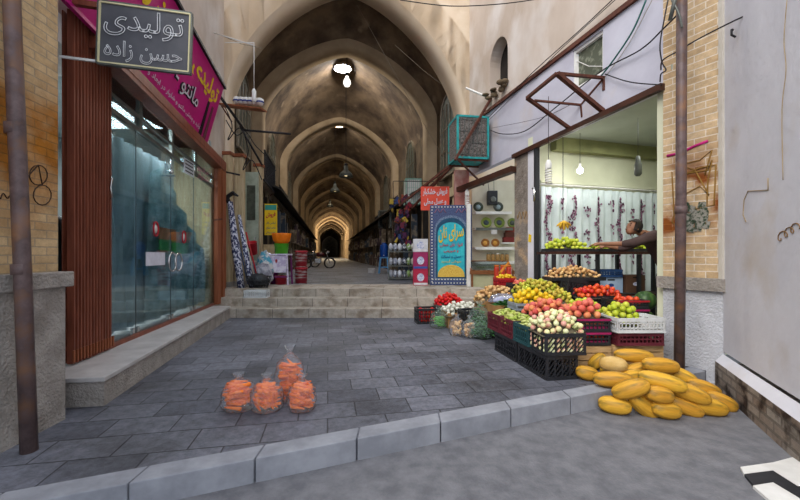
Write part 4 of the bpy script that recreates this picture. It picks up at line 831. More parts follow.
plate('bread_picture', [(-0.33, 0.2), (0.33, 0.2)]+[(0.33*math.cos(a*PI/12), 0.24+0.26*math.sin(a*PI/12)) for a in range(1, 12)], -0.038, pcol('golden_food', '#c98f2c', '#e8cf63', 50))
mb = MB()
for i in range(26):
    for x in (-0.47, 0.47): mb.ball((x, -0.022, 0.08+i*0.074), (0.018, 0.004, 0.018), 6, 4)
for i in range(13):
    for z in (0.05, 1.93, 0.14): mb.ball((-0.45+i*0.075, -0.026, z), (0.02, 0.004, 0.016), 6, 4)
mb.build('tile_dots', 'white', t)
mb = MB(); 
for sx in (-1, 1):
    mb.tube([(sx*(0.12+0.3*i/12), -0.026, 1.84-0.05*math.cos(i*1.1)) for i in range(13)], 0.010, 5)
mb.build('scrollwork', mat('mauve_print', '#9a6b86'), t)
lettering('calligraphy', 'سرای نان', yel, t, (0, -0.045, 1.28), (1, 0, 0.12), (0, 0, 1), 0.62, 0.42, bold=0.02)
lettering('red_writing', 'انواع نان محلی', mat('red_letters', '#c22f3f', None, 5), t, (0, -0.045, 0.98), (1, 0, 0), (0, 0, 1), 0.56, 0.12, bold=0.02)
lettering('red_writing', 'و شیرینی', mat('red_letters', '#c22f3f'), t, (0, -0.045, 0.84), (1, 0, 0), (0, 0, 1), 0.36, 0.08, bold=0.02)
lettering('blue_writing', 'عسل و لبنیات', mat('navy_letters', '#173a7a', None, 5), t, (0, -0.045, 0.70), (1, 0, 0), (0, 0, 1), 0.5, 0.09, bold=0.02)
lettering('yellow_writing', 'خوش آمدید', yel, t, (0, -0.045, 0.58), (1, 0, 0), (0, 0, 1), 0.5, 0.08, bold=0.01)
# orange red sign
t = thing('wall_sign', 'orange red sign with two lines of white writing above the blue poster', 'sign', P(435, 198.5, 9.35)); 
MB().box((0, 0, 0), (0.72, 0.04, 0.60)).build('board', mat('orange_red_sign', '#dd4f38', '#cf4430', 4, rough=0.5), t)
lettering('writing', 'فروش خشکبار', whi, t, (0, -0.025, 0.16), (1, 0, 0.03), (0, 0, 1), 0.62, 0.2, bold=0.03)
lettering('writing', 'و عسل محلی', whi, t, (0, -0.025, -0.09), (1, 0, 0.03), (0, 0, 1), 0.56, 0.18, bold=0.03)
# boxes under sign: white/red/blue cartons stack (x 414-429)
t0 = None
for i, (z, hgt, c, lb) in enumerate(((0.549, 0.40, '#b82a48', 'red and white printed carton at the bottom of the stack left of the blue poster'), (0.952, 0.42, '#a32f62', 'carton in the middle of the stack left of the blue poster'), (1.377, 0.32, '#d9d8dd', 'white carton on top of the stack left of the blue poster'))):
    q = P(421, 280, 9.3); t = thing('carton', lb, 'carton', (q.x-0.02, 9.3, z), 0.0, 'cartons stacked beside the poster')
    MB().box((0, 0, hgt/2), (0.36, 0.36, hgt)).build('box', mat('carton_%d' % i, c, None, 8), t, bevel=0.005)
    mb = MB(); mb.prism([(x*0.09, -0.184, hgt*0.5+y*0.1) for x, y in [(math.cos(a*PI/6), math.sin(a*PI/6)) for a in range(12)]], (0, 0.002, 0)); mb.build('round_print', mat('pale_print', '#e8e4ea', '#7d8fc0', 30), t)
    MB().box((0, -0.182, 0.04), (0.34, 0.003, 0.05)).build('band', mat('band_%d' % (i % 2), ['#e6e0e4', '#3d5aa8'][i % 2], None, 8), t)
# hanging toys bundle and rack at x 385-415
t = thing('toy_display', 'bundle of colourful packaged toys hanging below the mint cooler', 'toys', P(401, 215, 12.0))
tc_ = ['#8c2834', '#2f4478', '#b3983a', '#55294f', '#3a2a3c', '#8f4a30', '#23263a', '#6d2a3c']
for i in range(70):
    y = random.uniform(-0.15, 0.15); zz = random.uniform(-0.95, 0.62); x = random.uniform(-0.34, 0.30)*(0.75+0.25*math.sin(zz*4))
    R = Matrix.Rotation(random.uniform(-.7, .7), 3, 'Y')@Matrix.Rotation(random.uniform(-.7, .7), 3, 'Z'); MB().box((x, y, zz), (random.uniform(.07, .16), .05, random.uniform(.09, .22)), M4=R).build('toy', mat('toy_%d' % (i % 8), tc_[i % 8], '#2a2030', 9, contrast=(0.5, 0.6)), t, bevel=0.015)
mb = MB()
for x in (-0.25, 0, 0.22): mb.tube([(x, 0, 1.1), (x, 0, -0.6)], 0.008, 4); mb.tube([(x, 0, 1.1), (1.4, 0.1, 1.1)], 0.012, 4)
mb.build('hanging_strings', 'cable', t)
t = thing('goods_rack', 'low rack of plastic wrapped goods on the tunnel floor under the toys', 'rack', (P(402, 279, 11.2).x, 11.3, 0.549))
for z in (0.05, 0.42, 0.85): MB().box((0, 0, z), (0.85, 0.5, 0.03)).build('shelf', 'alu', t)
mb = MB()
for a in (-.4, .4):
    for b in (-.22, .22): mb.bar((a, b, 0), (a, b, 0.9), 0.03)
mb.build('posts', 'alu', t)
gc = ['#b8bcc6', '#8e94a6', '#cfd3da', '#4e5466', '#7f9a54', '#c9c2b6']
for i in range(18):
    zz = 0.067 if i < 6 else 0.437 if i < 12 else 0.867; x = -0.34+0.135*(i % 6); tag(MB().ball((t.location.x+x, t.location.y-0.12, t.location.z+zz+0.12), (0.07, 0.1, 0.12), 8, 6).build('wrapped_parcel', mat('parcel_%d' % (i % 6), gc[i % 6], '#e3e5ea', 18, rough=0.3, contrast=(0.5, 0.6))), 'plastic wrapped parcel on the low rack under the toys', 'parcel', 'wrapped parcels on the low rack')
# blue water canister on stand
t = thing('stool', 'pale blue plastic stool under the blue water canister', 'stool', (P(384, 276, 15.2).x, 15.2, 0.549))
cb = mat('pale_blue_plastic', '#5fa3d6', '#5496c8', 5, rough=0.4); cb2 = mat('deep_blue_plastic', '#1c4fa6', '#184694', 5, rough=0.35)
for a in (-1, 1):
    for b in (-1, 1): MB().bar((a*0.2, b*0.2, 0), (a*0.14, b*0.14, 0.62), 0.06).build('leg', cb, t)
MB().box((0, 0, 0.64), (0.36, 0.36, 0.05)).build('seat', cb, t, bevel=0.015)
mb = MB(); mb.bar((-0.18, -0.18, 0.25), (0.18, -0.18, 0.25), 0.04); mb.bar((-0.18, 0.18, 0.25), (0.18, 0.18, 0.25), 0.04); mb.build('stretcher', cb, t)
t2 = thing('water_canister', 'deep blue plastic water canister on the pale blue stool', 'canister', (t.location.x, 15.2, 1.216))
MB().lathe([(0.16, 0), (0.17, 0.03), (0.17, 0.42), (0.14, 0.50), (0.10, 0.53)], n=16).build('body', cb2, t2); MB().lathe([(0.09, 0.53), (0.09, 0.58), (0, 0.59)], n=12).build('lid', cb2, t2); MB().tube([(0, -0.17, 0.08), (0, -0.23, 0.08), (0, -0.23, 0.05)], 0.015, 6).build('tap', 'white', t2)
tag(MB().box((P(371, 275, 15).x, 15.3, 0.65), (0.28, 0.3, 0.2)).build('small_crate', 'ledge', bevel=0.01), 'small pale box on the tunnel floor left of the blue stool', 'box')
# dark folding umbrella spiral lamp white near post
def spiral_lamp(label, q, hgt, top):
    t = thing('hanging_lamp', label, 'lamp', q); mb = MB()
    mb.tube([(0.045*math.cos(a*0.6), 0.045*math.sin(a*0.6), hgt*0.1+hgt*0.55*a/60) for a in range(60)], 0.014, 5, cap=False); mb.build('spiral_tube', 'white', t)
    MB().lathe([(0.045, hgt*0.66), (0.05, hgt*0.7), (0.05, hgt*0.85), (0.025, hgt), (0, hgt)], n=12).build('socket', 'white', t); MB().tube([(0, 0, hgt), (0, 0, top-q.z)], 0.005, 5).build('cord', 'cable', t)
spiral_lamp('white spiral lamp hanging in front of the flower curtain from the rusty bracket', P(548.5, 186, 5.95), 0.42, 3.85)
spiral_lamp('white spiral lamp hanging at the left jamb of the dish shop', P(467, 208, 8.9), 0.45, 3.1)
t = thing('hanging_lamp', 'lit round bulb hanging from the fruit shop ceiling', 'lamp', P(580, 174, 6.75)); MB().ball((0, 0, 0.06), 0.055, 12, 8).build('bulb', mat('lit_bulb', '#ffffff', None, 4, emit=('#fffdf2', 14)), t); MB().tube([(0, 0, 0.1), (0, 0, 0.2)], 0.022, 8).build('socket', 'white', t); MB().tube([(0, 0, 0.2), (0, 0, 3.53-t.location.z)], 0.004, 4).build('cord', 'cable', t)
t = thing('hanging_lamp', 'unlit dark lamp hanging from the fruit shop ceiling near the man', 'lamp', P(638, 176, 6.0)); MB().lathe([(0.03, 0), (0.055, 0.03), (0.055, 0.18), (0.035, 0.24), (0.03, 0.32), (0, 0.33)], n=12).build('housing', 'alu', t); MB().tube([(0, 0, 0.3), (0, 0, 3.53-t.location.z)], 0.004, 4).build('cord', 'cable', t)

# ================================================================ dish shop
struct('floor', MB().prism([(2.05, 8.3, 0), (3.6, 8.6, 0), (3.6, 10.4, 0), (1.8, 10.0, 0)], (0, 0, 0.368)), 'paving')
t = thing('door_post', 'white vertical post at the left edge of the dish shop', 'post', P(468.5, 255, 8.85)); t.location.z = 0.36
MB().box((0, 0, 1.08), (0.09, 0.10, 2.16)).build('post', 'white', t, bevel=0.008)
tag(MB().bar(P(459, 190, 9.2), P(514, 169, 7.55), 0.16, 0.12).build('awning_beam', 'brownd'), 'dark slanted beam over the opening of the dish shop', 'beam')
shf = thing('wall_shelves', 'cream wall shelving unit with four white shelves in the dish shop', 'shelves', (P(472, 255, 9.75).x, 9.75, 0.37))
MB().box((0.75, 0.04, 1.45), (1.5, 0.06, 2.9)).build('back_panel', mat('cream_panel', '#ddd6bf', '#d0c8b0', 3, rough=0.6), shf)
shz = {}
for i, (py, wd) in enumerate(((213, 0.92), (229, 0.95), (248, 1.05), (262, 1.1))):
    z = H-(py-PY0)/F*9.6-0.37; shz[i] = z+0.37+0.021; MB().box((0.03+wd/2, -0.13, z), (wd, 0.26, 0.04)).build('shelf', 'white', shf); MB().box((0.05+wd/2, -0.265, z-0.01), (wd, 0.015, 0.07)).build('shelf_front', 'alu' if i in (1,) else 'white', shf)
def disc(label, px, shelf, r, c1, c2, grp=None, y=9.60):
    x = P(px, 255, y).x; z = shz[shelf]; t = thing('decorated_plate', label, 'plate', (x, y, z), 0, grp); R = Matrix.Rotation(math.radians(82), 3, 'X')
    MB().lathe([(0, 0), (r*0.55, 0.0), (r*0.6, 0.012), (r, 0.03), (r, 0.036), (r*0.58, 0.02), (0, 0.014)], c=(0, 0, r), n=22, M4=R).build('rim', mat('plate_'+c1, c1, None, 20, rough=0.35), t)
    MB().lathe([(0, 0.016), (r*0.5, 0.016), (r*0.5, 0.022), (0, 0.022)], c=(0, 0, r), n=18, M4=R).build('centre', mat('plate_'+c2, c2, None, 20, rough=0.35), t)
disc('dark rimmed plate at the left of the top shelf', 478, 0, 0.13, '#3b4230', '#8fa3a8'); disc('dark rimmed plate at the right of the top shelf', 498, 0, 0.13, '#3a3f33', '#8a9a9c')
disc('olive green plate at the left of the second shelf', 486, 1, 0.14, '#7c8a3a', '#3f4a50'); disc('olive green plate at the middle of the second shelf', 499, 1, 0.14, '#6f7d35', '#454a52')
disc('golden orange plate at the left of the third shelf', 485, 2, 0.11, '#8f5a22', '#e0a44c'); disc('golden orange plate at the right of the third shelf', 495, 2, 0.11, '#96602a', '#dca048')
disc('green plate standing near the pillar beside the second shelf', 512, 1, 0.13, '#6a7a32', '#4b5148')
q = P(493, 204, 9.55); t = thing('wall_speaker', 'black box speaker mounted above the top shelf of the dish shop', 'speaker', (q.x, 9.64, q.z))
MB().box((0, 0, 0.17), (0.25, 0.18, 0.36)).build('cabinet', 'black', t, bevel=0.015); MB().lathe([(0, 0), (0.07, 0), (0.08, 0.01), (0.05, 0.015), (0, 0.02)], c=(0, -0.09, 0.12), n=14, M4=Matrix.Rotation(PI/2, 3, 'X')).build('cone', 'alu', t)
mb = MB(); mb.tube([(0.05, 0, 0.35), (0.05, 0.03, 0.8)], 0.006, 4); mb.tube([(-.08, 0, 0.35), (-.12, 0.03, 0.75)], 0.006, 4); mb.build('cable', 'cable', t)
for i in range(5):
    x = P(488+i*4.6, 255, 9.6).x; t = thing('jar', ['small brown jar first from the left on the lowest shelf', 'small brown jar second from the left on the lowest shelf', 'middle brown jar on the lowest shelf', 'brown jar second from the pillar on the lowest shelf', 'brown jar nearest the pillar on the lowest shelf'][i], 'jar', (x, 9.55, shz[3]), 0, 'jars on the lowest shelf')
    MB().lathe([(0.045, 0), (0.055, 0.02), (0.055, 0.15), (0.04, 0.18)], n=12).build('body', mat('brown_jar', '#7a5a34', '#a5824a', 25, rough=0.4), t); MB().lathe([(0.045, 0.18), (0.045, 0.205), (0, 0.205)], n=12).build('lid', 'white' if i == 2 else 'alu', t)
for i in range(3):
    x = P(509, 255, 9.55).x; tag(MB().box((x+0.02*i, 9.62, shz[1]+0.0-0.30+0.13*i), (0.26-0.03*i, 0.2, 0.125)).build('box', mat('red_box_%d' % i, ['#7a2c28', '#5a3024', '#8a3a30'][i], None, 6), bevel=0.004), ['bottom', 'middle', 'top'][i]+' small dark red box stacked near the pillar in the dish shop', 'box', 'small boxes near the pillar')
tag(MB().box((P(508, 255, 9.6).x, 9.62, shz[1]-0.385), (0.34, 0.22, 0.03)).build('small_shelf', 'white'), 'short white shelf under the dark red boxes', 'shelf')
q = P(494, 232, 9.3); tag(MB().box(q, (0.15, 0.01, 0.11)).build('price_card', 'ledge'), 'pale price card hanging from the second shelf', 'card')
# glass counter
ct = thing('display_counter', 'wooden framed glass counter standing in front of the dish shelves', 'counter', (P(471, 255, 8.75).x, 8.72, 0.371))
cw = 0.98
MB().box((cw/2, 0.24, 0.24), (cw-0.06, 0.44, 0.48)).build('base', mat('pale_green_panel', '#b9b894', '#a6a683', 3), ct)
mb = MB(); mb.bar((0.02, 0, 0), (0.02, 0, 0.5), 0.04); mb.bar((cw, 0, 0), (cw, 0, 0.5), 0.04); mb.box((cw/2, 0.0, 0.52), (cw+0.06, 0.06, 0.09)); mb.box((cw/2, 0.24, 0.50), (cw, 0.5, 0.03)); mb.build('wood_frame', 'woodbrown', ct)
mb = MB(); mb.bar((0, 0, 0.56), (0, 0.40, 0.78), 0.03); mb.bar((cw, 0, 0.56), (cw, 0.40, 0.78), 0.03); mb.bar((0, 0.40, 0.78), (cw, 0.40, 0.78), 0.03); mb.bar((0, 0.48, 0.52), (0, 0.42, 0.78), 0.02); mb.build('case_frame', 'woodbrown', ct)
MB().prism([(0, 0, 0.57), (cw, 0, 0.57), (cw, 0.40, 0.785), (0, 0.40, 0.785)], (0, 0, 0.006)).build('glass', glass, ct)
for i in range(7):
    tag(MB().ball((ct.location.x+0.1+0.13*i, 8.95, 0.371+0.515+0.032), (0.05, 0.07, 0.032), 8, 6).build('pastry', mat('pastry', '#9c5a2c', '#7c4422', 9)), 'brown item lying in a row inside the glass counter', 'pastry', 'row of brown items in the glass counter')
for i in range(3):
    t = thing('red_jar', ['left', 'middle', 'right'][i]+' red jar on the counter beside the pillar', 'jar', (ct.location.x+0.60+0.15*i, 8.80, 0.371+0.60+i*0.03)); 
    t.location = (ct.location.x+1.06+0.0*i, 8.76+0.0*i, 0.80) if False else (2.22+0.14*i, 8.50, 0.371)
    MB().lathe([(0.055, 0), (0.06, 0.05), (0.06, 0.62), (0.05, 0.66)], n=12).build('body', mat('red_jar', '#c8402a', '#a83020', 9, rough=0.35), t); MB().lathe([(0.055, 0.66), (0.055, 0.70), (0, 0.70)], n=12).build('lid', mat('orange_lid', '#d9702c', None, 5), t)
t = thing('folding_stand', 'orange wooden folding stand resting on the red basket', 'stand', (0, 0, 0))
for A, B in ((P(499, 274, 6.95), P(509, 262, 6.95)), (P(499, 272, 6.95), P(503, 278.5, 6.95)), (P(502, 277, 6.9), P(515, 277, 6.9)), (P(500, 278, 6.98), P(516, 278, 6.98))): MB().bar(A, B, 0.035, 0.03).build('bar', mat('orange_wood', '#d98a2b', '#c27822', 5), t)

# ================================================================ crates and produce
def crate(label, loc, rz, w_, d_, h_, m, pat='grid', grp=None, wall=0.012, nested=False, rim=None):
    t = thing('plastic_crate', label, 'crate', loc, rz, grp)
    mb = MB(); nx, ny = max(3, int(w_/0.07)), max(3, int(d_/0.07))
    for i in range(nx+1): mb.box((-w_/2+w_*i/nx, 0, 0.008), (0.014, d_-0.01, 0.012))
    for i in range(ny+1): mb.box((0, -d_/2+d_*i/ny, 0.008), (w_-0.01, 0.014, 0.012))
    mb.build('base_grid', m, t)
    for k in range(4):
        L_ = (w_ if k % 2 == 0 else d_)-0.02; mb = MB(); off = (d_ if k % 2 == 0 else w_)/2-wall/2
        mb.box((0, 0, h_-0.02), (L_, wall*1.6, 0.04)); mb.box((0, 0, 0.02), (L_, wall*1.2, 0.03))
        if pat == 'grid':
            n = max(4, int(L_/0.045))
            for i in range(n+1): mb.box((-L_/2+L_*i/n, 0, h_/2), (0.010, wall, h_-0.03))
            for f in ((0.33, 0.66) if h_ > 0.16 else (0.5,)): mb.box((0, 0, h_*f), (L_, wall, 0.016))
        else:
            n = int(L_/0.046)
            for i in range(-4, n+1):
                x0 = -L_/2+L_*i/n; x1 = x0+(h_-0.06)*0.8; z0, z1 = 0.03, h_-0.03
                if x0 < -L_/2: z0 += (-L_/2-x0)/0.8; x0 = -L_/2
                if x1 > L_/2: z1 -= (x1-L_/2)/0.8; x1 = L_/2
                if z1 > z0+0.02: mb.bar((x0, 0, z0), (x1, 0, z1), 0.007, wall)
            for f in (-0.25, 0, 0.25): mb.box((L_*f, 0, h_/2), (0.014, wall*1.3, h_-0.03))
        o = mb.build('side_panel', m, t); o.rotation_euler = (0, 0, k*PI/2); a = -PI/2+k*PI/2
        o.location = ((0, -off, 0), (off, 0, 0), (0, off, 0), (-off, 0, 0))[k]
    for a in (-1, 1):
        for b in (-1, 1): MB().box((a*(w_/2-0.015), b*(d_/2-0.015), h_/2), (0.03, 0.03, h_)).build('corner_post', m, t, bevel=0.004)
    if rim: MB().box((0, -d_/2-0.006, h_-0.015), (w_, 0.012, 0.022)).build('rim_band', rim, t)
    return t
cm = {'blk': 'black', 'mar': mat('maroon_plastic', '#6d2a35', '#5a222c', 12, rough=0.5), 'teal': mat('dark_teal_plastic', '#2c5357', '#23454a', 12, rough=0.5), 'wht': mat('white_plastic', '#d6d8d8', '#c4c6c6', 12, rough=0.45), 'sil': mat('grey_plastic', '#9aa3ac', '#7e8790', 12, rough=0.45), 'red': mat('red_plastic', '#b5252c', '#9a1c24', 12, rough=0.45), 'blu': mat('blue_plastic', '#2d4d7c', '#223c64', 12, rough=0.5), 'mag': mat('magenta_liner', '#b02462', '#8f1c50', 8, rough=0.5)}
def fruit_mesh(kind):
    mb = MB(); r = FR[kind][0]
    if kind in ('apple', 'peach', 'tomato', 'red_apple', 'green_apple', 'guava'):
        pr = [(0, 0.80), (0.18, 0.86), (0.42, 0.90), (0.75, 0.68), (0.97, 0.22), (1.0, -0.05), (0.86, -0.5), (0.55, -0.84), (0.22, -0.9), (0, -0.84)]
        mb.lathe([(max(a, 0)*r, b*r) for a, b in reversed(pr)], n=12)
    elif kind == 'pear': mb.lathe([(a*r, b*r) for a, b in [(0, -0.95), (0.5, -0.9), (0.95, -0.45), (0.98, 0), (0.7, 0.55), (0.42, 1.0), (0.25, 1.25), (0, 1.3)]], n=12)
    elif kind == 'lemon': mb.lathe([(a*r, b*r) for a, b in [(0, -1.3), (0.22, -1.15), (0.7, -0.8), (0.98, -0.2), (0.98, 0.25), (0.7, 0.8), (0.2, 1.12), (0, 1.25)]], n=12)
    elif kind == 'potato': mb.ball((0, 0, 0), (r*1.25, r*0.95, r*0.85), 10, 8)
    elif kind == 'onion': mb.lathe([(a*r, b*r) for a, b in [(0, -0.85), (0.5, -0.75), (0.95, -0.3), (1.0, 0.1), (0.7, 0.6), (0.25, 0.85), (0.1, 1.35), (0, 1.4)]], n=12)
    elif kind == 'okra': mb.lathe([(a*r, b*r) for a, b in [(0, -2.2), (0.5, -1.8), (0.8, -0.6), (0.8, 0.6), (0.5, 1.8), (0, 2.2)]], n=8)
    return mb
def fm(n, *a, **k): return mat(n, *a, **k)
FR = {'apple': (0.031, [fm('pale_apple', '#dfe0a4', '#d99a84', 9, rough=0.35, rand=0.12, contrast=(0.42, 0.62)), fm('pink_apple', '#e2a698', '#dcd9a8', 10, rough=0.35, rand=0.12, contrast=(0.45, 0.62)), fm('ivory_apple', '#e6e7be', '#cfd890', 9, rough=0.35, rand=0.1)]),
 'peach': (0.041, [fm('peach_red', '#cf5f55', '#e59a66', 7, rough=0.6, rand=0.12, contrast=(0.4, 0.65)), fm('peach_pink', '#d97a6c', '#c9473f', 7, rough=0.6, rand=0.12), fm('peach_gold', '#e39a5f', '#cf5f4c', 7, rough=0.6, rand=0.1)]),
 'lemon': (0.036, [fm('yellow_fruit', '#e8bd1c', '#d8a716', 8, rough=0.4, rand=0.1), fm('lime_yellow_fruit', '#d3c02e', '#e3bf24', 8, rough=0.4, rand=0.1)]),
 'pear': (0.031, [fm('green_pear', '#b5b43c', '#9aa035', 8, rough=0.45, rand=0.15), fm('gold_pear', '#cdbb4c', '#b09a38', 8, rough=0.45, rand=0.15)]),
 'green_apple': (0.036, [fm('green_apple', '#b7c233', '#9fb02a', 8, rough=0.35, rand=0.12), fm('lime_apple', '#cbc94a', '#a8b737', 8, rough=0.35, rand=0.12)]),
 'red_apple': (0.036, [fm('red_apple', '#c2261f', '#d9562b', 8, rough=0.3, rand=0.15), fm('orange_red_apple', '#d95a26', '#c02a1f', 8, rough=0.3, rand=0.12)]),
 'tomato': (0.032, [fm('tomato_red', '#d9221a', '#c41a14', 6, rough=0.3, rand=0.08)]),
 'potato': (0.036, [fm('potato_skin', '#cda36c', '#b88a56', 8, rough=0.8, rand=0.12), fm('potato_pale', '#dcb888', '#c39a66', 8, rough=0.8, rand=0.12)]),
 'onion': (0.036, [fm('white_onion', '#eceae0', '#d8d8c4', 6, rough=0.4, rand=0.06)]),
 'okra': (0.012, [fm('green_pod', '#a9b552', '#87963c', 12, rough=0.6, rand=0.2), fm('pale_pod', '#c9cc84', '#a4ad5a', 12, rough=0.6, rand=0.15)])}
PROTO = {}
def fruit(kind, q, label, cat, group, rot=None, sc=1.0, name=None):
    v = random.randrange(len(FR[kind][1])); key = (kind, v)
    if key not in PROTO:
        o = fruit_mesh(kind).build(kind, FR[kind][1][v]); PROTO[key] = o; first = True
    else:
        o = PROTO[key].copy(); C.objects.link(o)
    if name: o.name = name
    o.location = q; o.rotation_euler = rot or (random.uniform(-.9, .9), random.uniform(-.9, .9), random.uniform(0, 6.28)); s_ = sc*random.uniform(0.93, 1.04); o.scale = (s_, s_, s_)
    o['label'] = label; o['category'] = cat; o['group'] = group
    if 'kind' in o: del o['kind']
    return o
def heap_grid(kind, loc, rz, w_, d_, z0, nl, label, cat, group, sc=1.0, name=None):
    r = FR[kind][0]*sc; c, s_ = math.cos(rz), math.sin(rz)
    for L_ in range(nl):
        hw, hd_ = w_/2-r, d_/2-r; nx = int(2*hw/(2.02*r))+1; ny = int(2*hd_/(1.80*r))+1; z = z0+r+L_*1.62*r
        for j in range(ny):
            for i in range(nx - (j % 2)):
                x = (i-(nx-1)/2+(0.5 if j % 2 else 0))*2.02*r; y = (j-(ny-1)/2)*1.80*r
                if y > -hd_+1.4*r and abs(x) < hw-1.4*r: continue
                x += random.uniform(-.08, .08)*r; y += random.uniform(-.08, .08)*r
                fruit(kind, (loc[0]+x*c-y*s_, loc[1]+x*s_+y*c, z), label, cat, group, sc=sc, name=name)
    return z0+nl*1.62*r
def heap(kind, loc, rz, w_, d_, z0, nl, label, cat, group, sc=1.0, shrink=1.0, below=0, name=None, rot=None, oval=False, skip=None):
    """loose heap: fruit dropped one at a time on a padded mound until its top is covered"""
    r = FR[kind][0]*sc*(1.06 if kind in ('lemon', 'pear', 'potato', 'onion') else 1.0); c, s_ = math.cos(rz), math.sin(rz)
    if below: z0 = heap_grid(kind, loc, rz, w_, d_, z0, below, label, cat, group, sc, name)-0.4*r
    if nl == 0: return
    Hm = max(0.0, (nl-1)*1.35*r*shrink+0.25*r); hw, hd_ = w_/2-r*0.9, d_/2-r*0.9
    def env(x, y):
        a, b = min(1, abs(x/(w_/2))), min(1, abs(y/(d_/2)))
        if oval: q = math.sqrt(a*a+b*b); return Hm*max(0, 1-q**2)**0.8
        return Hm*((1-a**2.4)*(1-b**2.2))**0.75
    pad = 1.9*r; floor_ = lambda x, y: max(0.0, env(x, y)-pad)
    if Hm > pad*1.2:
        mb = MB(); mb.grid(lambda u, v: (loc[0]+((u-.5)*w_*.96)*c-((v-.5)*d_*.96)*s_, loc[1]+((u-.5)*w_*.96)*s_+((v-.5)*d_*.96)*c, z0-0.02+0.018+floor_((u-.5)*w_, (v-.5)*d_)), 14, 10)
        o = mb.build('padding', 'pad_paper', norm=False); o.modifiers.new('s', 'SOLIDIFY').thickness = 0.01; tag(o, 'packing paper mounded under the '+group, 'padding')
    P_ = []; rej = 0; maxn = int(2.6*w_*d_/(PI*r*r))+4
    while len(P_) < maxn and rej < 10:
        best = None
        for _ in range(26):
            x, y = random.uniform(-hw, hw), random.uniform(-hd_, hd_)
            if oval and (x/hw)**2+(y/hd_)**2 > 1: continue
            z = floor_(x, y)+r
            for (a, b, e) in P_:
                d2 = (x-a)**2+(y-b)**2
                if d2 < 3.9*r*r: z = max(z, e+math.sqrt(max(0, 3.9*r*r-d2)))
            k = z-env(x, y)
            if best is None or k < best[0]: best = (k, x, y, z)
        if best is None or best[0] > 1.75*r: rej += 1; continue
        rej = 0; _, x, y, z = best; P_.append((x, y, z))
        fruit(kind, (loc[0]+x*c-y*s_, loc[1]+x*s_+y*c, z0+z), label, cat, group, sc=sc, name=name, rot=rot() if rot else None)
    return len(P_)
M['pad_paper'] = mat('pad_paper', '#6a6250', '#4e493c', 9)
MATS['pad_paper'] = M['pad_paper']
RZ = math.atan(0.17)      # side row direction: crates turned so their long side follows the row
def row(Y): return Vector((1.514-0.17*(Y-3.82), Y, 0))
# lower black row
def at_row(Y, w_, d_, z): q = row(Y); return (q.x+w_/2*math.cos(RZ)-d_/2*math.sin(RZ)*1.0, Y+d_/2*math.cos(RZ)+w_/2*math.sin(RZ), z)
crate('front black crate on the paving under the crate of pale apples', at_row(3.82, 0.36, 0.62, 0.0), RZ, 0.36, 0.62, 0.255, cm['blk'], 'diag')
crate('second black crate on the paving under the maroon crates', at_row(4.47, 0.36, 0.62, 0.0), RZ, 0.36, 0.62, 0.255, cm['blk'])
q = at_row(3.80, 0.44, 0.33, 0.257); crate('black crate heaped with pale pink apples at the front corner', q, RZ*0.4, 0.44, 0.34, 0.23, cm['blk'], 'diag')
apq = (q[0], q[1]); 
heap('apple', (apq[0]-0.01, apq[1]+0.06), RZ*0.4, 0.50, 0.46, 0.275, 5, 'pale pink and yellow apple in the heap of the front black crate', 'apple', 'pale apples in the front crate', below=4)
q = at_row(4.17, 0.36, 0.40, 0.257); crate('dark teal crate behind the front apple crate', q, RZ, 0.36, 0.38, 0.225, cm['teal'])
heap('okra', (q[0], q[1]), RZ, 0.32, 0.34, 0.40, 5, 'small green pod in the dark teal crate', 'vegetable', 'green pods in the teal crate', sc=1.7, rot=lambda: (random.uniform(1.2, 1.9), 0, random.uniform(0, 6.28)), name='green_pod')
MB_floor = lambda label, loc, w_, d_, z0, z1, m, rz=0: tag(MB().box((0, 0, (z1-z0)/2), (w_, d_, z1-z0)).build('crate_liner', m, loc=(loc[0], loc[1], z0)), label, 'liner')
o = MB_floor('dark paper liner under the green pods in the teal crate', q, 0.32, 0.34, 0.272, 0.40, 'cable'); o.rotation_euler.z = RZ
for k, (Y, lb) in enumerate(((4.56, 'maroon crate of green pods nearest the teal crate'), (4.95, 'maroon crate of green pods at the far end of the side row'))):
    q = at_row(Y, 0.36, 0.38, 0.257); crate(lb, q, RZ, 0.36, 0.38, 0.23, cm['mar'])
    o = MB_floor(['dark paper liner in the nearer maroon crate', 'dark paper liner in the far maroon crate'][k], q, 0.32, 0.34, 0.272, 0.40, 'cable'); o.rotation_euler.z = RZ
    heap('okra', (q[0], q[1]), RZ, 0.33, 0.34, 0.40, 4, 'small green pod in the '+['nearer', 'farther'][k]+' maroon crate', 'vegetable', ['green pods in the nearer maroon crate', 'green pods in the farther maroon crate'][k], sc=2.0, rot=lambda: (random.uniform(1.2, 1.9), 0, random.uniform(0, 6.28)), name='green_pod')
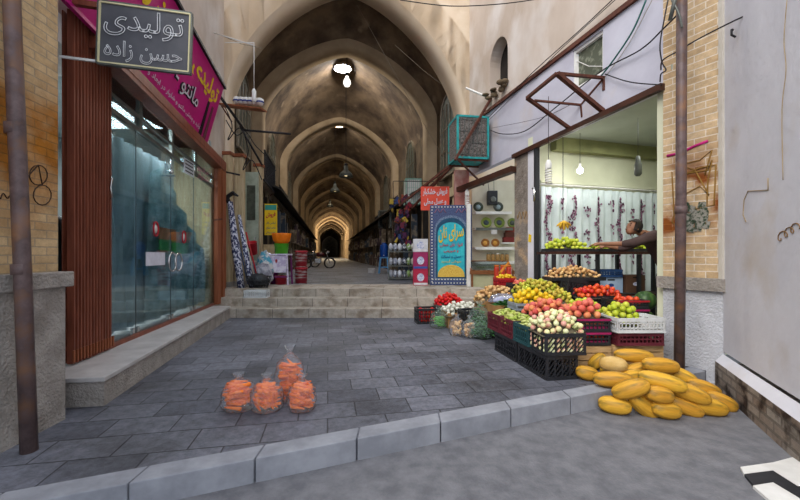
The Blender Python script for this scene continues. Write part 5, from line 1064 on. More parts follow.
# melons: ribbed elongated
M['melon'] = mat('melon_skin', '#deaa3a', '#bd8826', 2, rough=0.5, bump=0.15, stretch=(12, 12, 1.3), contrast=(0.3, 0.62), col3='#77662c', scale3=1.6, c3=(0.50, 0.66), rand=0.08)
M['melonp'] = mat('pale_melon_skin', '#d8b878', '#c39f58', 8, rough=0.6, bump=0.2, rand=0.05)
def melon_mesh(L_, r, m):
    mb = MB(); n = 14; prof_ = [(r*math.sin(PI*i/n)**0.72, -L_/2*math.cos(PI*i/n)) for i in range(n+1)]
    mb.lathe(prof_, n=30, wob=lambda a, i: 1+0.022*math.cos(10*a)); return mb
ml = [(245, 252, .39, .075, 0, .20, 'long yellow melon lying topmost at the back of the pile before the wooden crate'), (125, 271, .22, .075, 45, .09, 'tilted yellow melon at the left back of the pile'), (177, 281, .26, .080, 0, .17, 'pale round melon near the left top of the pile'),
 (90, 310, .22, .072, -10, .075, 'small yellow melon at the left edge of the pile'), (178, 332, .36, .078, 3, .09, 'yellow melon below the pale round one'), (255, 302, .26, .075, 18, .10, 'greenish melon half hidden in the middle of the pile'),
 (335, 285, .35, .080, -4, .20, 'yellow melon near the top right of the pile'), (235, 363, .32, .080, 30, .10, 'large upward tilted striped melon at the front centre left'), (340, 338, .38, .078, -10, .15, 'long striped melon across the middle of the pile'),
 (405, 320, .28, .075, -25, .08, 'melon behind the middle right of the pile near the pillar'), (330, 382, .24, .075, -8, .065, 'oval yellow melon below the long striped one'), (428, 375, .36, .078, -20, .055, 'long striped melon slanting down on the right of the pile'),
 (182, 417, .27, .078, 0, -.072, 'melon lying lowest left on the street before the kerb'), (280, 420, .34, .080, -38, -.07, 'striped melon pointing down at the front of the pile'), (352, 432, .26, .078, -10, -.072, 'melon at the very front of the pile on the street'),
 (412, 418, .32, .078, -22, -.072, 'long melon at the front right of the pile'), (478, 360, .30, .074, -18, .0, 'melon at the right of the pile against the pillar foot'), (492, 420, .34, .080, -12, -.07, 'plain yellow melon near the right front of the pile'), (538, 405, .26, .074, -24, -.076, 'last melon at the right end of the pile')]
ml += [(250, 335, .33, .078, 10, .05, 'melon buried in the centre of the pile'), (320, 312, .33, .078, -10, .06, 'melon buried behind the centre of the pile'), (200, 306, .3, .078, 15, .06, 'melon buried at the left inside the pile'), (395, 350, .3, .075, -20, .0, 'melon buried at the right inside the pile')]
for (x, y, L_, r, ang, z, lb) in ml:
    px, py = 560+x/3.333, 280+y/3.333; Y = (H-z)*F/(py-PY0); q = P(px, py, Y); a = math.radians(ang)
    if lb.startswith('melon buried'): q += Vector((0, 0.10, 0.0))
    o = melon_mesh(L_, r*1.0, 0).build('melon', 'melonp' if lb.startswith('pale round') else 'melon'); tag(o, lb, 'melon', 'yellow melons piled at the kerb'); o.location = (q.x, q.y, q.z)
    dirv = Vector((math.cos(a), -0.25*math.cos(a)+random.uniform(-.3, .3), math.sin(a))).normalized(); o.rotation_euler = dirv.to_track_quat('Z', 'Y').to_euler()
# wooden crates behind melons
def wood_crate(label, loc, rz, w_, d_, h_):
    t = thing('wooden_crate', label, 'crate', loc, rz)
    for k, (y) in enumerate((-d_/2, d_/2)):
        mb = MB(); n = 3
        for i in range(n): mb.box((0, y, h_*(i+0.5)/n), (w_, 0.012, h_/n-0.012))
        mb.build('slats', 'wood', t)
    for x in (-w_/2, w_/2): 
        mb = MB()
        for i in range(3): mb.box((x, 0, h_*(i+0.5)/3), (0.012, d_, h_/3-0.012))
        mb.build('slats', 'wood', t)
    for a in (-1, 1):
        for b in (-1, 1): MB().box((a*(w_/2-0.02), b*(d_/2-0.02), h_/2), (0.035, 0.035, h_)).build('corner_post', 'wood', t)
    MB().box((0, 0, 0.01), (w_, d_, 0.015)).build('base', 'wood', t)
wood_crate('left raw wooden crate behind the melon pile', (2.20, 4.42, 0.001), 0.04, 0.46, 0.32, 0.255)
wood_crate('right raw wooden crate behind the melon pile under the maroon crate', (2.76, 4.46, 0.001), 0.04, 0.60, 0.32, 0.255)
# peach stacks
for k, (z, lb) in enumerate(((0.258, 'lower black magenta lined crate on the left wooden crate'), (0.415, 'upper black magenta lined crate under the peaches'))):
    crate(lb, (2.22, 4.42, z), 0.04, 0.40, 0.34, 0.155, cm['blk'], 'grid', rim=cm['mag']); 
    o = MB_floor(['lower', 'upper'][k]+' magenta paper liner in the peach crates', (2.22, 4.42), 0.36, 0.30, z+0.016, z+(0.045 if k == 0 else 0.06), cm['mag']); o.rotation_euler.z = 0.04
heap('red_apple', (2.22, 4.42), 0.04, 0.34, 0.28, 0.304, 1, 'dark fruit in the lower magenta lined crate', 'fruit', 'fruit in the lower lined crate', name='nectarine')
heap('peach', (2.20, 4.42), 0.04, 0.38, 0.32, 0.475, 4, 'rosy peach in the heap of the lined crate nearest the melons', 'peach', 'peaches in the lined crate', below=1)
def tall_stack(label, x, y, rz, w_, d_, n, h_, m, z=0.0):
    for k in range(n): crate(['lowest', 'second', 'third', 'fourth', 'fifth'][k]+' '+label, (x, y, z+k*(h_+0.001)), rz, w_, d_, h_, m, 'grid')
    return z+n*(h_+0.001)
zt = tall_stack('black crate in the stack under the left peach heap', 1.96, 4.93, 0.1, 0.56, 0.34, 2, 0.255, cm['blk'])
heap('peach', (2.0, 4.93), 0.1, 0.66, 0.42, zt-0.03, 4, 'rosy peach in the heap behind the pale apples', 'peach', 'peaches behind the pale apples', shrink=0.9)
tag(MB().box((0, 0, 0), (0.46, 0.30, 0.04)).build('crate_liner', cm['mag'], loc=(1.93, 4.93, zt-0.052)), 'magenta liner under the peaches behind the pale apples', 'liner').rotation_euler.z = 0.1
# green apples between peaches and white crate
zt = tall_stack('black crate under the green apples behind the peaches', 2.48, 4.95, 0.05, 0.50, 0.34, 2, 0.26, cm['blk'])
heap('green_apple', (2.46, 4.95), 0.05, 0.52, 0.40, zt-0.03, 4, 'yellow green apple in the heap behind the rosy peaches', 'apple', 'green apples behind the peaches')
tag(MB().box((0, 0, 0), (0.46, 0.30, 0.04)).build('crate_liner', 'cable', loc=(2.48, 4.95, zt-0.052)), 'dark liner under the green apples behind the peaches', 'liner')
# white crate on maroon crate
crate('maroon crate on the right wooden crate under the white crate', (2.76, 4.42, 0.258), 0.02, 0.54, 0.36, 0.15, cm['mar'])
crate('white plastic crate of green apples beside the right pillar', (2.75, 4.40, 0.410), 0.02, 0.56, 0.38, 0.17, cm['wht'])
tag(MB().box((0, 0, 0), (0.50, 0.32, 0.04)).build('crate_liner', 'ledge', loc=(2.75, 4.40, 0.445)), 'pale liner in the white crate', 'liner')
heap('green_apple', (2.63, 4.42), 0.02, 0.34, 0.33, 0.466, 4, 'yellow green apple in the white plastic crate', 'apple', 'green apples in the white crate', below=1)
# yellow fruit and pears
zt = tall_stack('black crate in the stack under the yellow fruit', 1.86, 5.42, 0.1, 0.46, 0.34, 2, 0.255, cm['blk'])
crate('grey plastic crate of yellow fruit on the black stack', (1.86, 5.42, zt), 0.1, 0.46, 0.34, 0.10, cm['sil'])
tag(MB().box((0, 0, 0), (0.40, 0.28, 0.05)).build('crate_liner', 'ledge', loc=(1.86, 5.42, zt+0.042)), 'pale liner under the yellow fruit', 'liner').rotation_euler.z = 0.1
heap('lemon', (1.93, 5.42), 0.1, 0.60, 0.38, zt+0.068, 4, 'bright yellow fruit heaped in the grey crate', 'fruit', 'yellow fruit heap', shrink=0.9, name='yellow_fruit')
zt = tall_stack('black crate in the stack under the pears', 2.22, 5.95, 0.1, 0.56, 0.44, 3, 0.235, cm['blk'])
tag(MB().box((0, 0, 0), (0.50, 0.38, 0.05)).build('crate_liner', 'cable', loc=(2.22, 5.95, zt-0.06)), 'dark liner under the pears', 'liner').rotation_euler.z = 0.1
heap('pear', (2.20, 5.90), 0.1, 0.72, 0.56, zt-0.035, 6, 'small green yellow pear in the tall heap behind the yellow fruit', 'pear', 'pears in the tall heap', shrink=0.8)
heap('pear', (2.36, 5.50), 0.1, 0.30, 0.40, 0.60, 4, 'small green pear at the right foot of the tall heap', 'pear', 'pears right of the yellow fruit')
tall_stack('black crate under the pears right of the yellow fruit', 2.36, 5.48, 0.1, 0.34, 0.34, 2, 0.29, cm['blk'])
# red apples behind, right stacks
zt = tall_stack('black crate in the stack under the red apples', 2.95, 5.55, 0.05, 0.62, 0.36, 3, 0.235, cm['blk'])
tag(MB().box((0, 0, 0), (0.56, 0.30, 0.05)).build('crate_liner', 'cable', loc=(2.95, 5.55, zt-0.06)), 'dark liner under the red apples', 'liner')
heap('red_apple', (2.93, 5.53), 0.05, 0.64, 0.38, zt-0.035, 3, 'red and orange fruit in the wide heap behind the green apples', 'fruit', 'red fruit heap', name='red_fruit')
for k, z in enumerate((0.0, 0.236, 0.472, 0.60)):
    if k == 2: continue
    crate(['lowest', 'middle', '', 'topmost'][k]+' black crate in the red fruit stack beside the pillar', (3.02, 4.98, z if k < 3 else 0.60), 0.05, 0.44, 0.34, 0.23 if k < 2 else 0.11, cm['blk'], rim=cm['red'] if k else None)
crate('flat black crate with red rim under the topmost red fruit crate', (3.02, 4.98, 0.474), 0.05, 0.44, 0.34, 0.12, cm['blk'], rim=cm['mag'])
for z, nm in ((0.492, 'red fruit in the flat crate beside the pillar'), (0.618, 'red fruit in the topmost crate beside the pillar')):
    heap('red_apple', (3.02, 4.98), 0.05, 0.40, 0.30, z, 1 if z < 0.5 else 2, nm, 'fruit', nm.replace('red fruit', 'red fruits'), name='red_fruit')
# watermelons by the pillar
M['wmelon'] = mat('watermelon_skin', '#2f4a26', '#47652f', 3, rough=0.4, stretch=(5, 5, 0.6), contrast=(0.45, 0.55))
for i, (x, y, z) in enumerate(((3.42, 5.02, 0.14), (3.42, 5.33, 0.14), (3.42, 5.17, 0.39), (3.72, 5.1, 0.14), (3.44, 5.19, 0.66))):
    o = MB().ball((0, 0, 0), (0.14, 0.14, 0.135), 20, 14).build('watermelon', 'wmelon'); o.location = (x, y, z); tag(o, ['front watermelon on the floor behind the pillar', 'rear watermelon on the floor behind the pillar', 'watermelon in the second layer behind the pillar', 'watermelon on the floor farthest right behind the pillar', 'topmost watermelon behind the pillar'][i], 'watermelon', 'watermelons behind the right pillar')
# potatoes box, greens box, bags
def carton_open(label, loc, rz, w_, d_, h_, m='cardboard'):
    t = thing('cardboard_box', label, 'box', loc, rz)
    for (x, y, a, b) in ((0, -d_/2, w_, 0.008), (0, d_/2, w_, 0.008), (-w_/2, 0, 0.008, d_), (w_/2, 0, 0.008, d_)): MB().box((x, y, h_/2), (a, b, h_)).build('side', m, t)
    MB().box((0, 0, h_-0.06), (w_-0.01, d_-0.01, 0.01)).build('inner_bottom', m, t); MB().box((0, -d_/2-0.005, h_*0.55), (0.10, 0.004, 0.03)).build('hand_hole', 'dark', t); return t
tall_stack('black crate under the box of potatoes', 1.70, 6.45, 0.1, 0.62, 0.36, 1, 0.25, cm['blk'])
carton_open('cardboard box heaped with potatoes in front of the dish shop', (1.70, 6.45, 0.251), 0.1, 0.70, 0.40, 0.27)
heap('potato', (1.70, 6.47), 0.1, 0.80, 0.48, 0.465, 6, 'potato in the heap on the cardboard box', 'potato', 'potatoes on the cardboard box', shrink=0.9)
tall_stack('black crate under the box of greens', 1.70, 5.90, 0.1, 0.46, 0.34, 1, 0.25, cm['blk'])
carton_open('cardboard box of green herbs under a lilac plastic bag', (1.68, 5.90, 0.251), 0.1, 0.50, 0.36, 0.27)
M['lilac'] = film_mat('lilac_film', '#b9bde0', 0.6); M['clear'] = film_mat('clear_film', '#eef0f6', 0.10, rough=0.14, gloss=0.12, wrinkle=22); M['clear2'] = film_mat('cloudy_film', '#b9cfc2', 0.12, rough=0.15, gloss=0.12)
def crumple(name, label, loc, rx, ry, rz_, m, seed=0, flat=0.5):
    mb = MB(); vs = []; n, mm = 28, 16
    def f(u, v):
        th = PI*v; ph = 2*PI*u; d_ = Vector((math.sin(th)*math.cos(ph), math.sin(th)*math.sin(ph), math.cos(th))); k = 1+0.22*noise.noise(d_*2.5+Vector((seed, 0, 0)))+0.10*noise.noise(d_*7+Vector((0, seed, 0)))
        z = d_.z*k*rz_; z = max(z, -rz_*flat); return (d_.x*k*rx, d_.y*k*ry, z)
    mb.grid(f, n, mm); o = mb.build(name, m, norm=False); o.location = loc; return tag(o, label, 'bag' if 'bag' in name else 'sheet')
crumple('plastic_bag', 'crumpled lilac plastic bag on the box of herbs', (1.70, 6.03, 0.565), 0.24, 0.15, 0.10, 'lilac', 3)
def bunch(label, loc, R_, n, m='green_cloth', cat='herbs', hgt=0.12):
    t = thing('herb_bunch', label, cat, loc); mb = MB()
    for i in range(n):
        a = random.random()*6.28; rr = R_*math.sqrt(random.random()); b = Vector((rr*math.cos(a), rr*math.sin(a)*0.7, 0.0)); h = hgt*(1.2-rr/R_)*random.uniform(.6, 1.1); l = Vector((random.uniform(-.06, .06), random.uniform(-.06, .06), h)); s_ = 0.012
        c = b+l; x = Vector((random.uniform(-1, 1), random.uniform(-1, 1), random.uniform(-.4, .4))).normalized()*0.04; y = Vector((-x.y, x.x, 0.3*x.z)).normalized()*0.018
        mb.add([c-x, c+y+Vector((0, 0, .008)), c+x, c-y], [(0, 1, 2, 3)])
    mb.build('leaves', m, t, norm=False)['kind'] = 'stuff'; mb = MB()
    for i in range(14): a = random.random()*6.28; mb.tube([(0.3*R_*math.cos(a), 0.2*R_*math.sin(a), 0), (0.7*R_*math.cos(a), 0.5*R_*math.sin(a), hgt*0.7)], 0.004, 4)
    mb.build('stems', m, t)['kind'] = 'stuff'; return t
bunch('fresh green herbs in the cardboard box in front of the lilac bag', (1.72, 5.84, 0.47), 0.22, 500)
# onions in cardboard, tomato tray, left crates
carton_open('low cardboard box full of white onions left of the potatoes', (1.14, 6.82, 0.001), 0.18, 0.66, 0.44, 0.27)
heap('onion', (1.14, 6.80), 0.18, 0.74, 0.50, 0.215, 4, 'white onion in the wide heap beside the tomatoes', 'onion', 'white onions in the cardboard box', shrink=0.95)
crate('narrow black crate standing before the white onions', (1.16, 6.30, 0.001), 0.2, 0.26, 0.34, 0.37, cm['blk'])
crate('black crate under the round tray of tomatoes', (0.96, 7.38, 0.001), 0.05, 0.46, 0.34, 0.24, cm['blk'])
t = thing('round_tray', 'wide dark round tray heaped with tomatoes at the foot of the steps', 'tray', (0.96, 7.33, 0.243)); MB().lathe([(0.0, 0), (0.24, 0), (0.31, 0.09), (0.32, 0.09), (0.25, -0.008+0.01), (0, 0.012)], n=28).build('bowl', 'alu', t)
heap('tomato', (0.96, 7.33), 0, 0.62, 0.56, 0.27, 5, 'red tomato heaped on the round tray', 'tomato', 'tomatoes on the round tray', oval=True, shrink=1.1, sc=1.1)
crate('leftmost black crate on the paving holding tomatoes', (0.50, 7.12, 0.001), 0.15, 0.40, 0.34, 0.29, cm['blk'])
heap('tomato', (0.52, 7.12), 0.15, 0.34, 0.28, 0.02, 0, 'tomato lying inside the leftmost black crate', 'tomato', 'tomatoes in the leftmost crate', below=4, sc=1.2)
# bags of vegetables
def bag(label, loc, rx, ry, hgt, m, seed, cat='bag'):
    t = thing('plastic_bag', label, cat, loc)
    PR = [0.88, 1.0, 1.06, 1.08, 1.06, 1.03, 0.96, 0.80, 0.48, 0.48]
    def f(u, v):
        ph = 2*PI*u
        if v <= 0.80: q = v/0.8*8; b = PR[int(q)]*(1-q % 1)+PR[min(9, int(q)+1)]*(q % 1)
        else: b = 0.48-(v-0.80)/0.08*0.34 if v < 0.88 else 0.14+2.2*(v-0.88)
        d_ = Vector((math.cos(ph), math.sin(ph), v*3)); k = 1+0.14*noise.noise(d_*2.2+Vector((seed, 1, 0)))+0.12*noise.noise(Vector((math.cos(ph)*6, math.sin(ph)*6, v*2+seed)))*(0.4+v)
        if v < 0.001: b *= 0.9
        return (rx*b*k*math.cos(ph), ry*b*k*math.sin(ph), hgt*v)
    mb = MB(); mb.grid(f, 36, 26); mb.build('film', m, t, norm=False, merge=True)
    mb = MB(); mb.grid(lambda u, v: tuple(Vector(f(u, 0.0))*v+Vector((0, 0, 0.002))), 36, 2); mb.build('base_film', m, t, norm=False)
    zk = hgt*0.86; kn = MB(); kn.ball((0, 0, hgt*0.9), (rx*0.12, ry*0.12, rx*0.08), 8, 6); kn.build('knot', m, t); return t
bag('thin plastic bag of green cucumbers by the leftmost crate', (0.70, 6.62, 0.002), 0.16, 0.13, 0.36, 'clear2', 1)
cuc = mat('cucumber_skin', '#4f8f3a', '#6fae4a', 9, rough=0.4, rand=0.1)
pc = MB().lathe([(0, -0.065), (0.012, -0.06), (0.016, 0), (0.012, 0.06), (0, 0.065)], n=8).build('cucumber', cuc); first = True
def rods(proto, q, rx, ry, hgt, n, label, cat, group, tilt=0.5, sc=1.0, first=False):
    yaw = random.uniform(0.9, 2.2)
    for i in range(n):
        o = proto if (first and i == 0) else proto.copy()
        if not (first and i == 0): C.objects.link(o)
        z = 0.025+hgt*(i/n); s_ = sc*random.uniform(.8, 1.0); shr = 1.0 if i < n*0.75 else 1.0-1.2*(i/n-0.75)
        for _ in range(60):
            ya = yaw+random.uniform(-.8, .8)+(PI if random.random() < .5 else 0); dx, dy = math.sin(ya)*0.08*s_, -math.cos(ya)*0.08*s_; x = random.uniform(-1, 1)*rx; y = random.uniform(-1, 1)*ry
            if max(((x+k*dx)/rx)**2+((y+k*dy)/ry)**2 for k in (-1, 1)) < shr: break
        o.location = (q[0]+x, q[1]+y, q[2]+z); o.rotation_euler = (PI/2+random.uniform(-tilt, tilt)*0.6, 0, ya)
        o.scale = (s_, s_, s_); tag(o, label, cat, group)
rods(pc, (0.70, 6.62, 0.01), 0.13, 0.11, 0.16, 30, 'small green cucumber in the thin bag by the leftmost crate', 'cucumber', 'cucumbers in the thin bag', first=True)
for k, (x, y, sd) in enumerate(((0.92, 5.98, 5), (1.10, 5.84, 6))):
    bag(['left', 'right'][k]+' knotted bag of small yellow potatoes on the paving', (x, y, 0.002), 0.125, 0.11, 0.34, 'clear', sd)
    for i in range(34):
        a = random.random()*6.28; rr = math.sqrt(random.random())*0.075; fruit('potato', (x+rr*math.cos(a), y+rr*math.sin(a), 0.035+0.19*i/34), 'small yellow potato in the '+['left', 'right'][k]+' knotted bag', 'potato', 'potatoes in the '+['left', 'right'][k]+' knotted bag', sc=0.75)
for k, (x, y, rx, hg, sd) in enumerate(((1.27, 5.80, 0.19, 0.30, 8), (1.30, 6.02, 0.20, 0.50, 9), (1.56, 5.58, 0.10, 0.22, 10))):
    if k < 2:
        bag(['low plastic bag of dark greens beside the maroon crates', 'tall plastic bag of greens behind the low one'][k], (x, y, 0.002), rx, 0.15, hg*1.1, 'clear2', sd)
        b_ = bunch(['dark green leaves packed in the low plastic bag', 'green leaves packed in the tall plastic bag'][k], (x, y, 0.03), rx*0.75, 500, mat('dark_leaf', '#2f6038', '#4f8a48', 14, rough=0.6), 'greens', hg*0.75)
# upper back: red basket, dark crate of vegetables
tall_stack('black crate in the stack under the red basket', 1.92, 6.86, 0.1, 0.40, 0.34, 3, 0.235, cm['blk'])
crate('red plastic basket of small yellow fruit beside the pitted pillar', (1.92, 6.84, 0.712), 0.1, 0.32, 0.26, 0.17, cm['red'])
tag(MB().box((0, 0, 0), (0.27, 0.21, 0.1)).build('crate_liner', cm['red'], loc=(1.92, 6.84, 0.782)), 'red filling under the fruit in the red basket', 'liner')
heap('lemon', (1.94, 6.84), 0.1, 0.32, 0.24, 0.835, 2, 'small yellow fruit in the red basket', 'fruit', 'yellow fruit in the red basket', sc=0.8, name='yellow_fruit')
tall_stack('black crate in the stack under the tilted vegetable crate', 2.10, 6.42, 0.1, 0.42, 0.30, 3, 0.22, cm['blk'])
c_ = crate('black crate of mixed yellow and red fruit before the pitted pillar', (2.10, 6.40, 0.664), 0.1, 0.44, 0.30, 0.15, cm['blk'])
tag(MB().box((0, 0, 0), (0.38, 0.24, 0.07)).build('crate_liner', 'cable', loc=(2.10, 6.40, 0.72)), 'dark liner in the mixed fruit crate', 'liner')
heap('peach', (2.12, 6.38), 0.1, 0.36, 0.24, 0.756, 2, 'golden fruit in the crate before the pitted pillar', 'fruit', 'golden fruit in the mixed crate', sc=0.8, name='golden_fruit')
# table with apples, background boxes
t = thing('market_table', 'long dark table with green apples before the flower curtain', 'table', (3.60, 6.45, 0.0), 0.12)
MB().box((0, 0, 1.335), (2.25, 0.62, 0.045)).build('tabletop', 'brownd', t); 
for x in (-1.12, -0.35, 0.4, 1.12):
    for y in (-0.26, 0.26): MB().box((x, y, 0.655), (0.05, 0.05, 1.31)).build('leg', 'black', t)
MB().box((0, 0.05, 0.62), (2.3, 0.5, 0.03)).build('lower_shelf', 'brownd', t)
def tb(x, y=0.0): c, s_ = math.cos(.12), math.sin(.12); return (3.55+x*c-y*s_, 6.45+x*s_+y*c)
for x, wd, lb, tl in ((-0.74, 0.66, 'left heap', 'left flat black tray on the long table'), (0.0, 0.52, 'middle heap', 'middle flat black tray on the long table'), (0.56, 0.42, 'right heap', 'right flat black tray on the long table')):
    q = tb(x, -0.05); crate(tl, (q[0], q[1], 1.358), 0.12, wd, 0.42, 0.05, cm['blk'])
    heap('green_apple', q, 0.12, wd-0.02, 0.40, 1.372, 4 if x < -0.5 else 2, 'green apple in the %s on the long table' % lb, 'apple', 'green apples in the %s on the table' % lb, sc=1.0)
# potato tray on black stacks, boxes
zt = tall_stack('black crate in the rear stack under the tray of small potatoes', 2.82, 6.0, 0.08, 0.60, 0.32, 4, 0.22, cm['blk'])
t = thing('flat_tray', 'wide flat black tray of small potatoes in the middle of the shop', 'tray', (2.80, 5.98, zt), 0.08); MB().box((0, 0, 0.02), (0.86, 0.36, 0.02)).build('base', 'black', t)
mb = MB(); [mb.box(p, s_) for p, s_ in (((0, -.18, .04), (.86, .02, .05)), ((0, .18, .04), (.86, .02, .05)), ((-.43, 0, .04), (.02, .36, .05)), ((.43, 0, .04), (.02, .36, .05)))]; mb.build('rim', 'black', t)
heap('potato', (2.78, 5.98), 0.08, 0.80, 0.34, zt+0.032, 4, 'small pale potato on the wide flat tray', 'potato', 'potatoes on the flat tray', sc=0.82, shrink=1.2)
c_ = crate('empty black crate tipped forward in front of the potato tray', (2.66, 5.70, 0.66), 0.15, 0.34, 0.20, 0.26, cm['blk'], 'diag'); c_.rotation_euler = (0.0, 0.12, 0.15)
tall_stack('small black crate under the tipped crate', 2.66, 5.78, 0.1, 0.30, 0.10, 3, 0.21, cm['blk'])
def closed_box(label, loc, rz, w_, d_, h_, m, oval=None):
    t = thing('fruit_carton', label, 'carton', loc, rz); MB().box((0, 0, h_/2), (w_, d_, h_)).build('box', m, t, bevel=0.004)
    if oval: mb = MB(); mb.prism([(0.05*math.cos(a*PI/8), -d_/2-0.002, h_*0.5+0.03*math.sin(a*PI/8)) for a in range(16)], (0, 0.001, 0)); mb.build('oval_mark', oval, t)
    MB().box((0, -d_/2-0.001, h_-0.04), (w_*0.3, 0.003, 0.025)).build('hand_slot', 'dark', t); return t
bw_ = mat('blue_white_carton', '#a9bcd2', '#8fa6c2', 4, rough=0.7)
closed_box('pale blue banana carton below the potato tray', (3.12, 6.28, 0.66), 0.08, 0.42, 0.12, 0.26, bw_, mat('navy_print', '#26427c', None, 5)); closed_box('second pale blue carton right of the first', (3.56, 6.33, 0.66), 0.08, 0.42, 0.16, 0.26, bw_, mat('navy_print', '#26427c')); closed_box('brown carton on the shelf at the right under the table', (3.98, 6.36, 0.66), 0.08, 0.34, 0.2, 0.30, mat('brown_carton', '#5b4030', None, 5), mat('pale_print', '#e8e4ea'))
crate('blue crate on the pale cartons under the long table', (3.50, 6.34, 0.925), 0.1, 0.50, 0.24, 0.13, cm['blu'])
# bananas
t = thing('bananas', 'bunch of ripe bananas hanging in front of the flower curtain', 'bananas', P(563, 226, 6.55)); bm_ = mat('banana_skin', '#d9ad2a', '#b98a22', 9, rough=0.5, col3='#5c421c', scale3=9, c3=(0.62, 0.7))
for i in range(8):
    a = -1.0+i*0.30; yy = -0.03*(i % 2); pts = [Vector((0, yy, 0.09))]+[Vector(((0.03+0.10*k/4)*math.sin(a)*1.1-0.0, yy-0.02*math.cos(a), 0.075-0.17*(k/4)*(0.55+0.45*math.cos(a))+0.015*k*abs(math.sin(a)))) for k in range(1, 5)]
    mb = MB(); mb.tube(pts, [0.008, 0.016, 0.019, 0.017, 0.005], 8); mb.build('banana', bm_, t)
MB().tube([(0, 0, 0.1), (0, 0, 3.53-t.location.z)], 0.006, 4).build('string', 'cable', t)
# carrots bags
car = mat('carrot_skin', '#f58434', '#e96a1e', 12, rough=0.45, rand=0.1)
pcar = MB().lathe([(0, -0.08), (0.006, -0.076), (0.011, -0.03), (0.0165, 0.05), (0.016, 0.07), (0.008, 0.078), (0, 0.078)], n=9).build('carrot', car); fst = True
for k, (px, py, Y, rx, hg, n, sd, lb, lo) in enumerate(((239, 412, 3.12, 0.135, 0.30, 44, 21, 'left knotted plastic bag of carrots on the paving', (0.2, 1)), (267, 413, 3.10, 0.125, 0.30, 44, 22, 'second knotted plastic bag of carrots from the left', (0.2, 1)), (290, 400, 3.34, 0.125, 0.48, 60, 23, 'tallest bag of carrots standing at the back of the group', (0, 1)), (302, 413, 3.10, 0.11, 0.30, 40, 24, 'right knotted plastic bag of carrots', (0.2, 1)))):
    x = (px-400)/F*Y; bag(lb, (x, Y, 0.002), rx, rx*0.9, hg, 'clear', sd)
    rods(pcar, (x, Y, 0.015), rx*0.97, rx*0.88, hg*0.60, n+34, 'orange carrot inside the '+lb.replace(' on the paving', ''), 'carrot', 'carrots in the '+lb.replace(' on the paving', ''), tilt=0.45, first=fst); fst = False
light('left_shop_fill', 'AREA', FA(2.2, 3.35, -0.9), 95, (0.93, 0.98, 1), 1.2)  # added fill light without a fixture, brightens the glass shop inside

# ================================================================ the greengrocer
def skin_mesh(name, chains, m, parent, sub=2, extra=None, voxel=None):
    """chains: list of (points, radii) sharing joints by coordinate"""
    vs = []; rs = []; es = []; idx = {}
    for pts, rr in chains:
        prev = None
        for p, r in zip(pts, rr):
            k = tuple(round(x, 4) for x in p)
            if k not in idx: idx[k] = len(vs); vs.append(Vector(p)); rs.append(r)
            i = idx[k]
            if prev is not None and prev != i: es.append((prev, i))
            prev = i
    me = bpy.data.meshes.new(name); me.from_pydata(vs, es, []); o = bpy.data.objects.new(name, me); C.objects.link(o)
    sk = o.modifiers.new('skin', 'SKIN')
    for i, r in enumerate(rs): me.skin_vertices[0].data[i].radius = (r, r) if not isinstance(r, tuple) else r
    me.skin_vertices[0].data[0].use_root = True
    sb = o.modifiers.new('sub', 'SUBSURF'); sb.levels = sub; sb.render_levels = sub
    bpy.context.view_layer.update(); dg = bpy.context.evaluated_depsgraph_get(); m2 = bpy.data.meshes.new_from_object(o.evaluated_get(dg)); bpy.data.objects.remove(o)
    if extra is not None or voxel:
        bm = bmesh.new(); bm.from_mesh(m2)
        if extra:
            base = len(bm.verts); ev = [bm.verts.new(v) for v in extra.v]
            for f in extra.f:
                try: bm.faces.new([ev[i] for i in f])
                except ValueError: pass
            bmesh.ops.remove_doubles(bm, verts=ev, dist=1e-5); bmesh.ops.recalc_face_normals(bm, faces=bm.faces)
        bm.to_mesh(m2); bm.free(); o = bpy.data.objects.new(name, m2); C.objects.link(o)
        rm = o.modifiers.new('r', 'REMESH'); rm.mode = 'VOXEL'; rm.voxel_size = voxel or 0.008; sm = o.modifiers.new('sm', 'SMOOTH'); sm.iterations = 2; sm.factor = 0.5
        bpy.context.view_layer.update(); dg = bpy.context.evaluated_depsgraph_get(); m3 = bpy.data.meshes.new_from_object(o.evaluated_get(dg)); bpy.data.objects.remove(o); m2 = m3
    for p in m2.polygons: p.use_smooth = True
    m2.materials.clear(); m2.materials.append(m); o = bpy.data.objects.new(name, m2); C.objects.link(o)
    if parent: o.parent = parent
    return o
skin = mat('skin', '#8f634b', '#835a43', 9, rough=0.55)
man = thing('person', 'man in a dark brown shirt leaning over the long table toward green apples', 'person', (0, 0, 0))
hip = (4.12, 5.60, 1.05); hd = Vector((3.54, 5.60, 1.70)); chest = (3.90, 5.60, 1.55); neck = (3.70, 5.60, 1.62)
def hand(mb_ch, wr, d, up):
    d = Vector(d).normalized(); up = Vector(up).normalized(); sd_ = d.cross(up).normalized(); w0 = Vector(wr); palm = w0+d*0.075
    ch = [([tuple(w0), tuple(w0+d*0.035), tuple(palm)], [0.026, 0.032, 0.034])]
    for i, L_ in enumerate((0.072, 0.082, 0.076, 0.06)):
        b = palm+sd_*((i-1.5)*0.019); k1 = b+d*L_*0.45-up*0.004; k2 = k1+d*L_*0.32-up*0.014; k3 = k2+d*L_*0.25-up*0.020
        ch.append(([tuple(palm), tuple(b), tuple(k1), tuple(k2), tuple(k3)], [0.030, 0.0115, 0.0095, 0.009, 0.0075]))
    tb_ = w0+d*0.03; ch.append(([tuple(w0+d*0.035), tuple(tb_-sd_*0.032-up*0.008), tuple(tb_-sd_*0.045+d*0.03-up*0.018), tuple(tb_-sd_*0.042+d*0.055-up*0.03)], [0.032, 0.014, 0.011, 0.009]))
    return ch
sh1 = (3.78, 5.41, 1.60); el1 = (3.42, 5.52, 1.47); wr1 = (3.12, 5.78, 1.475)
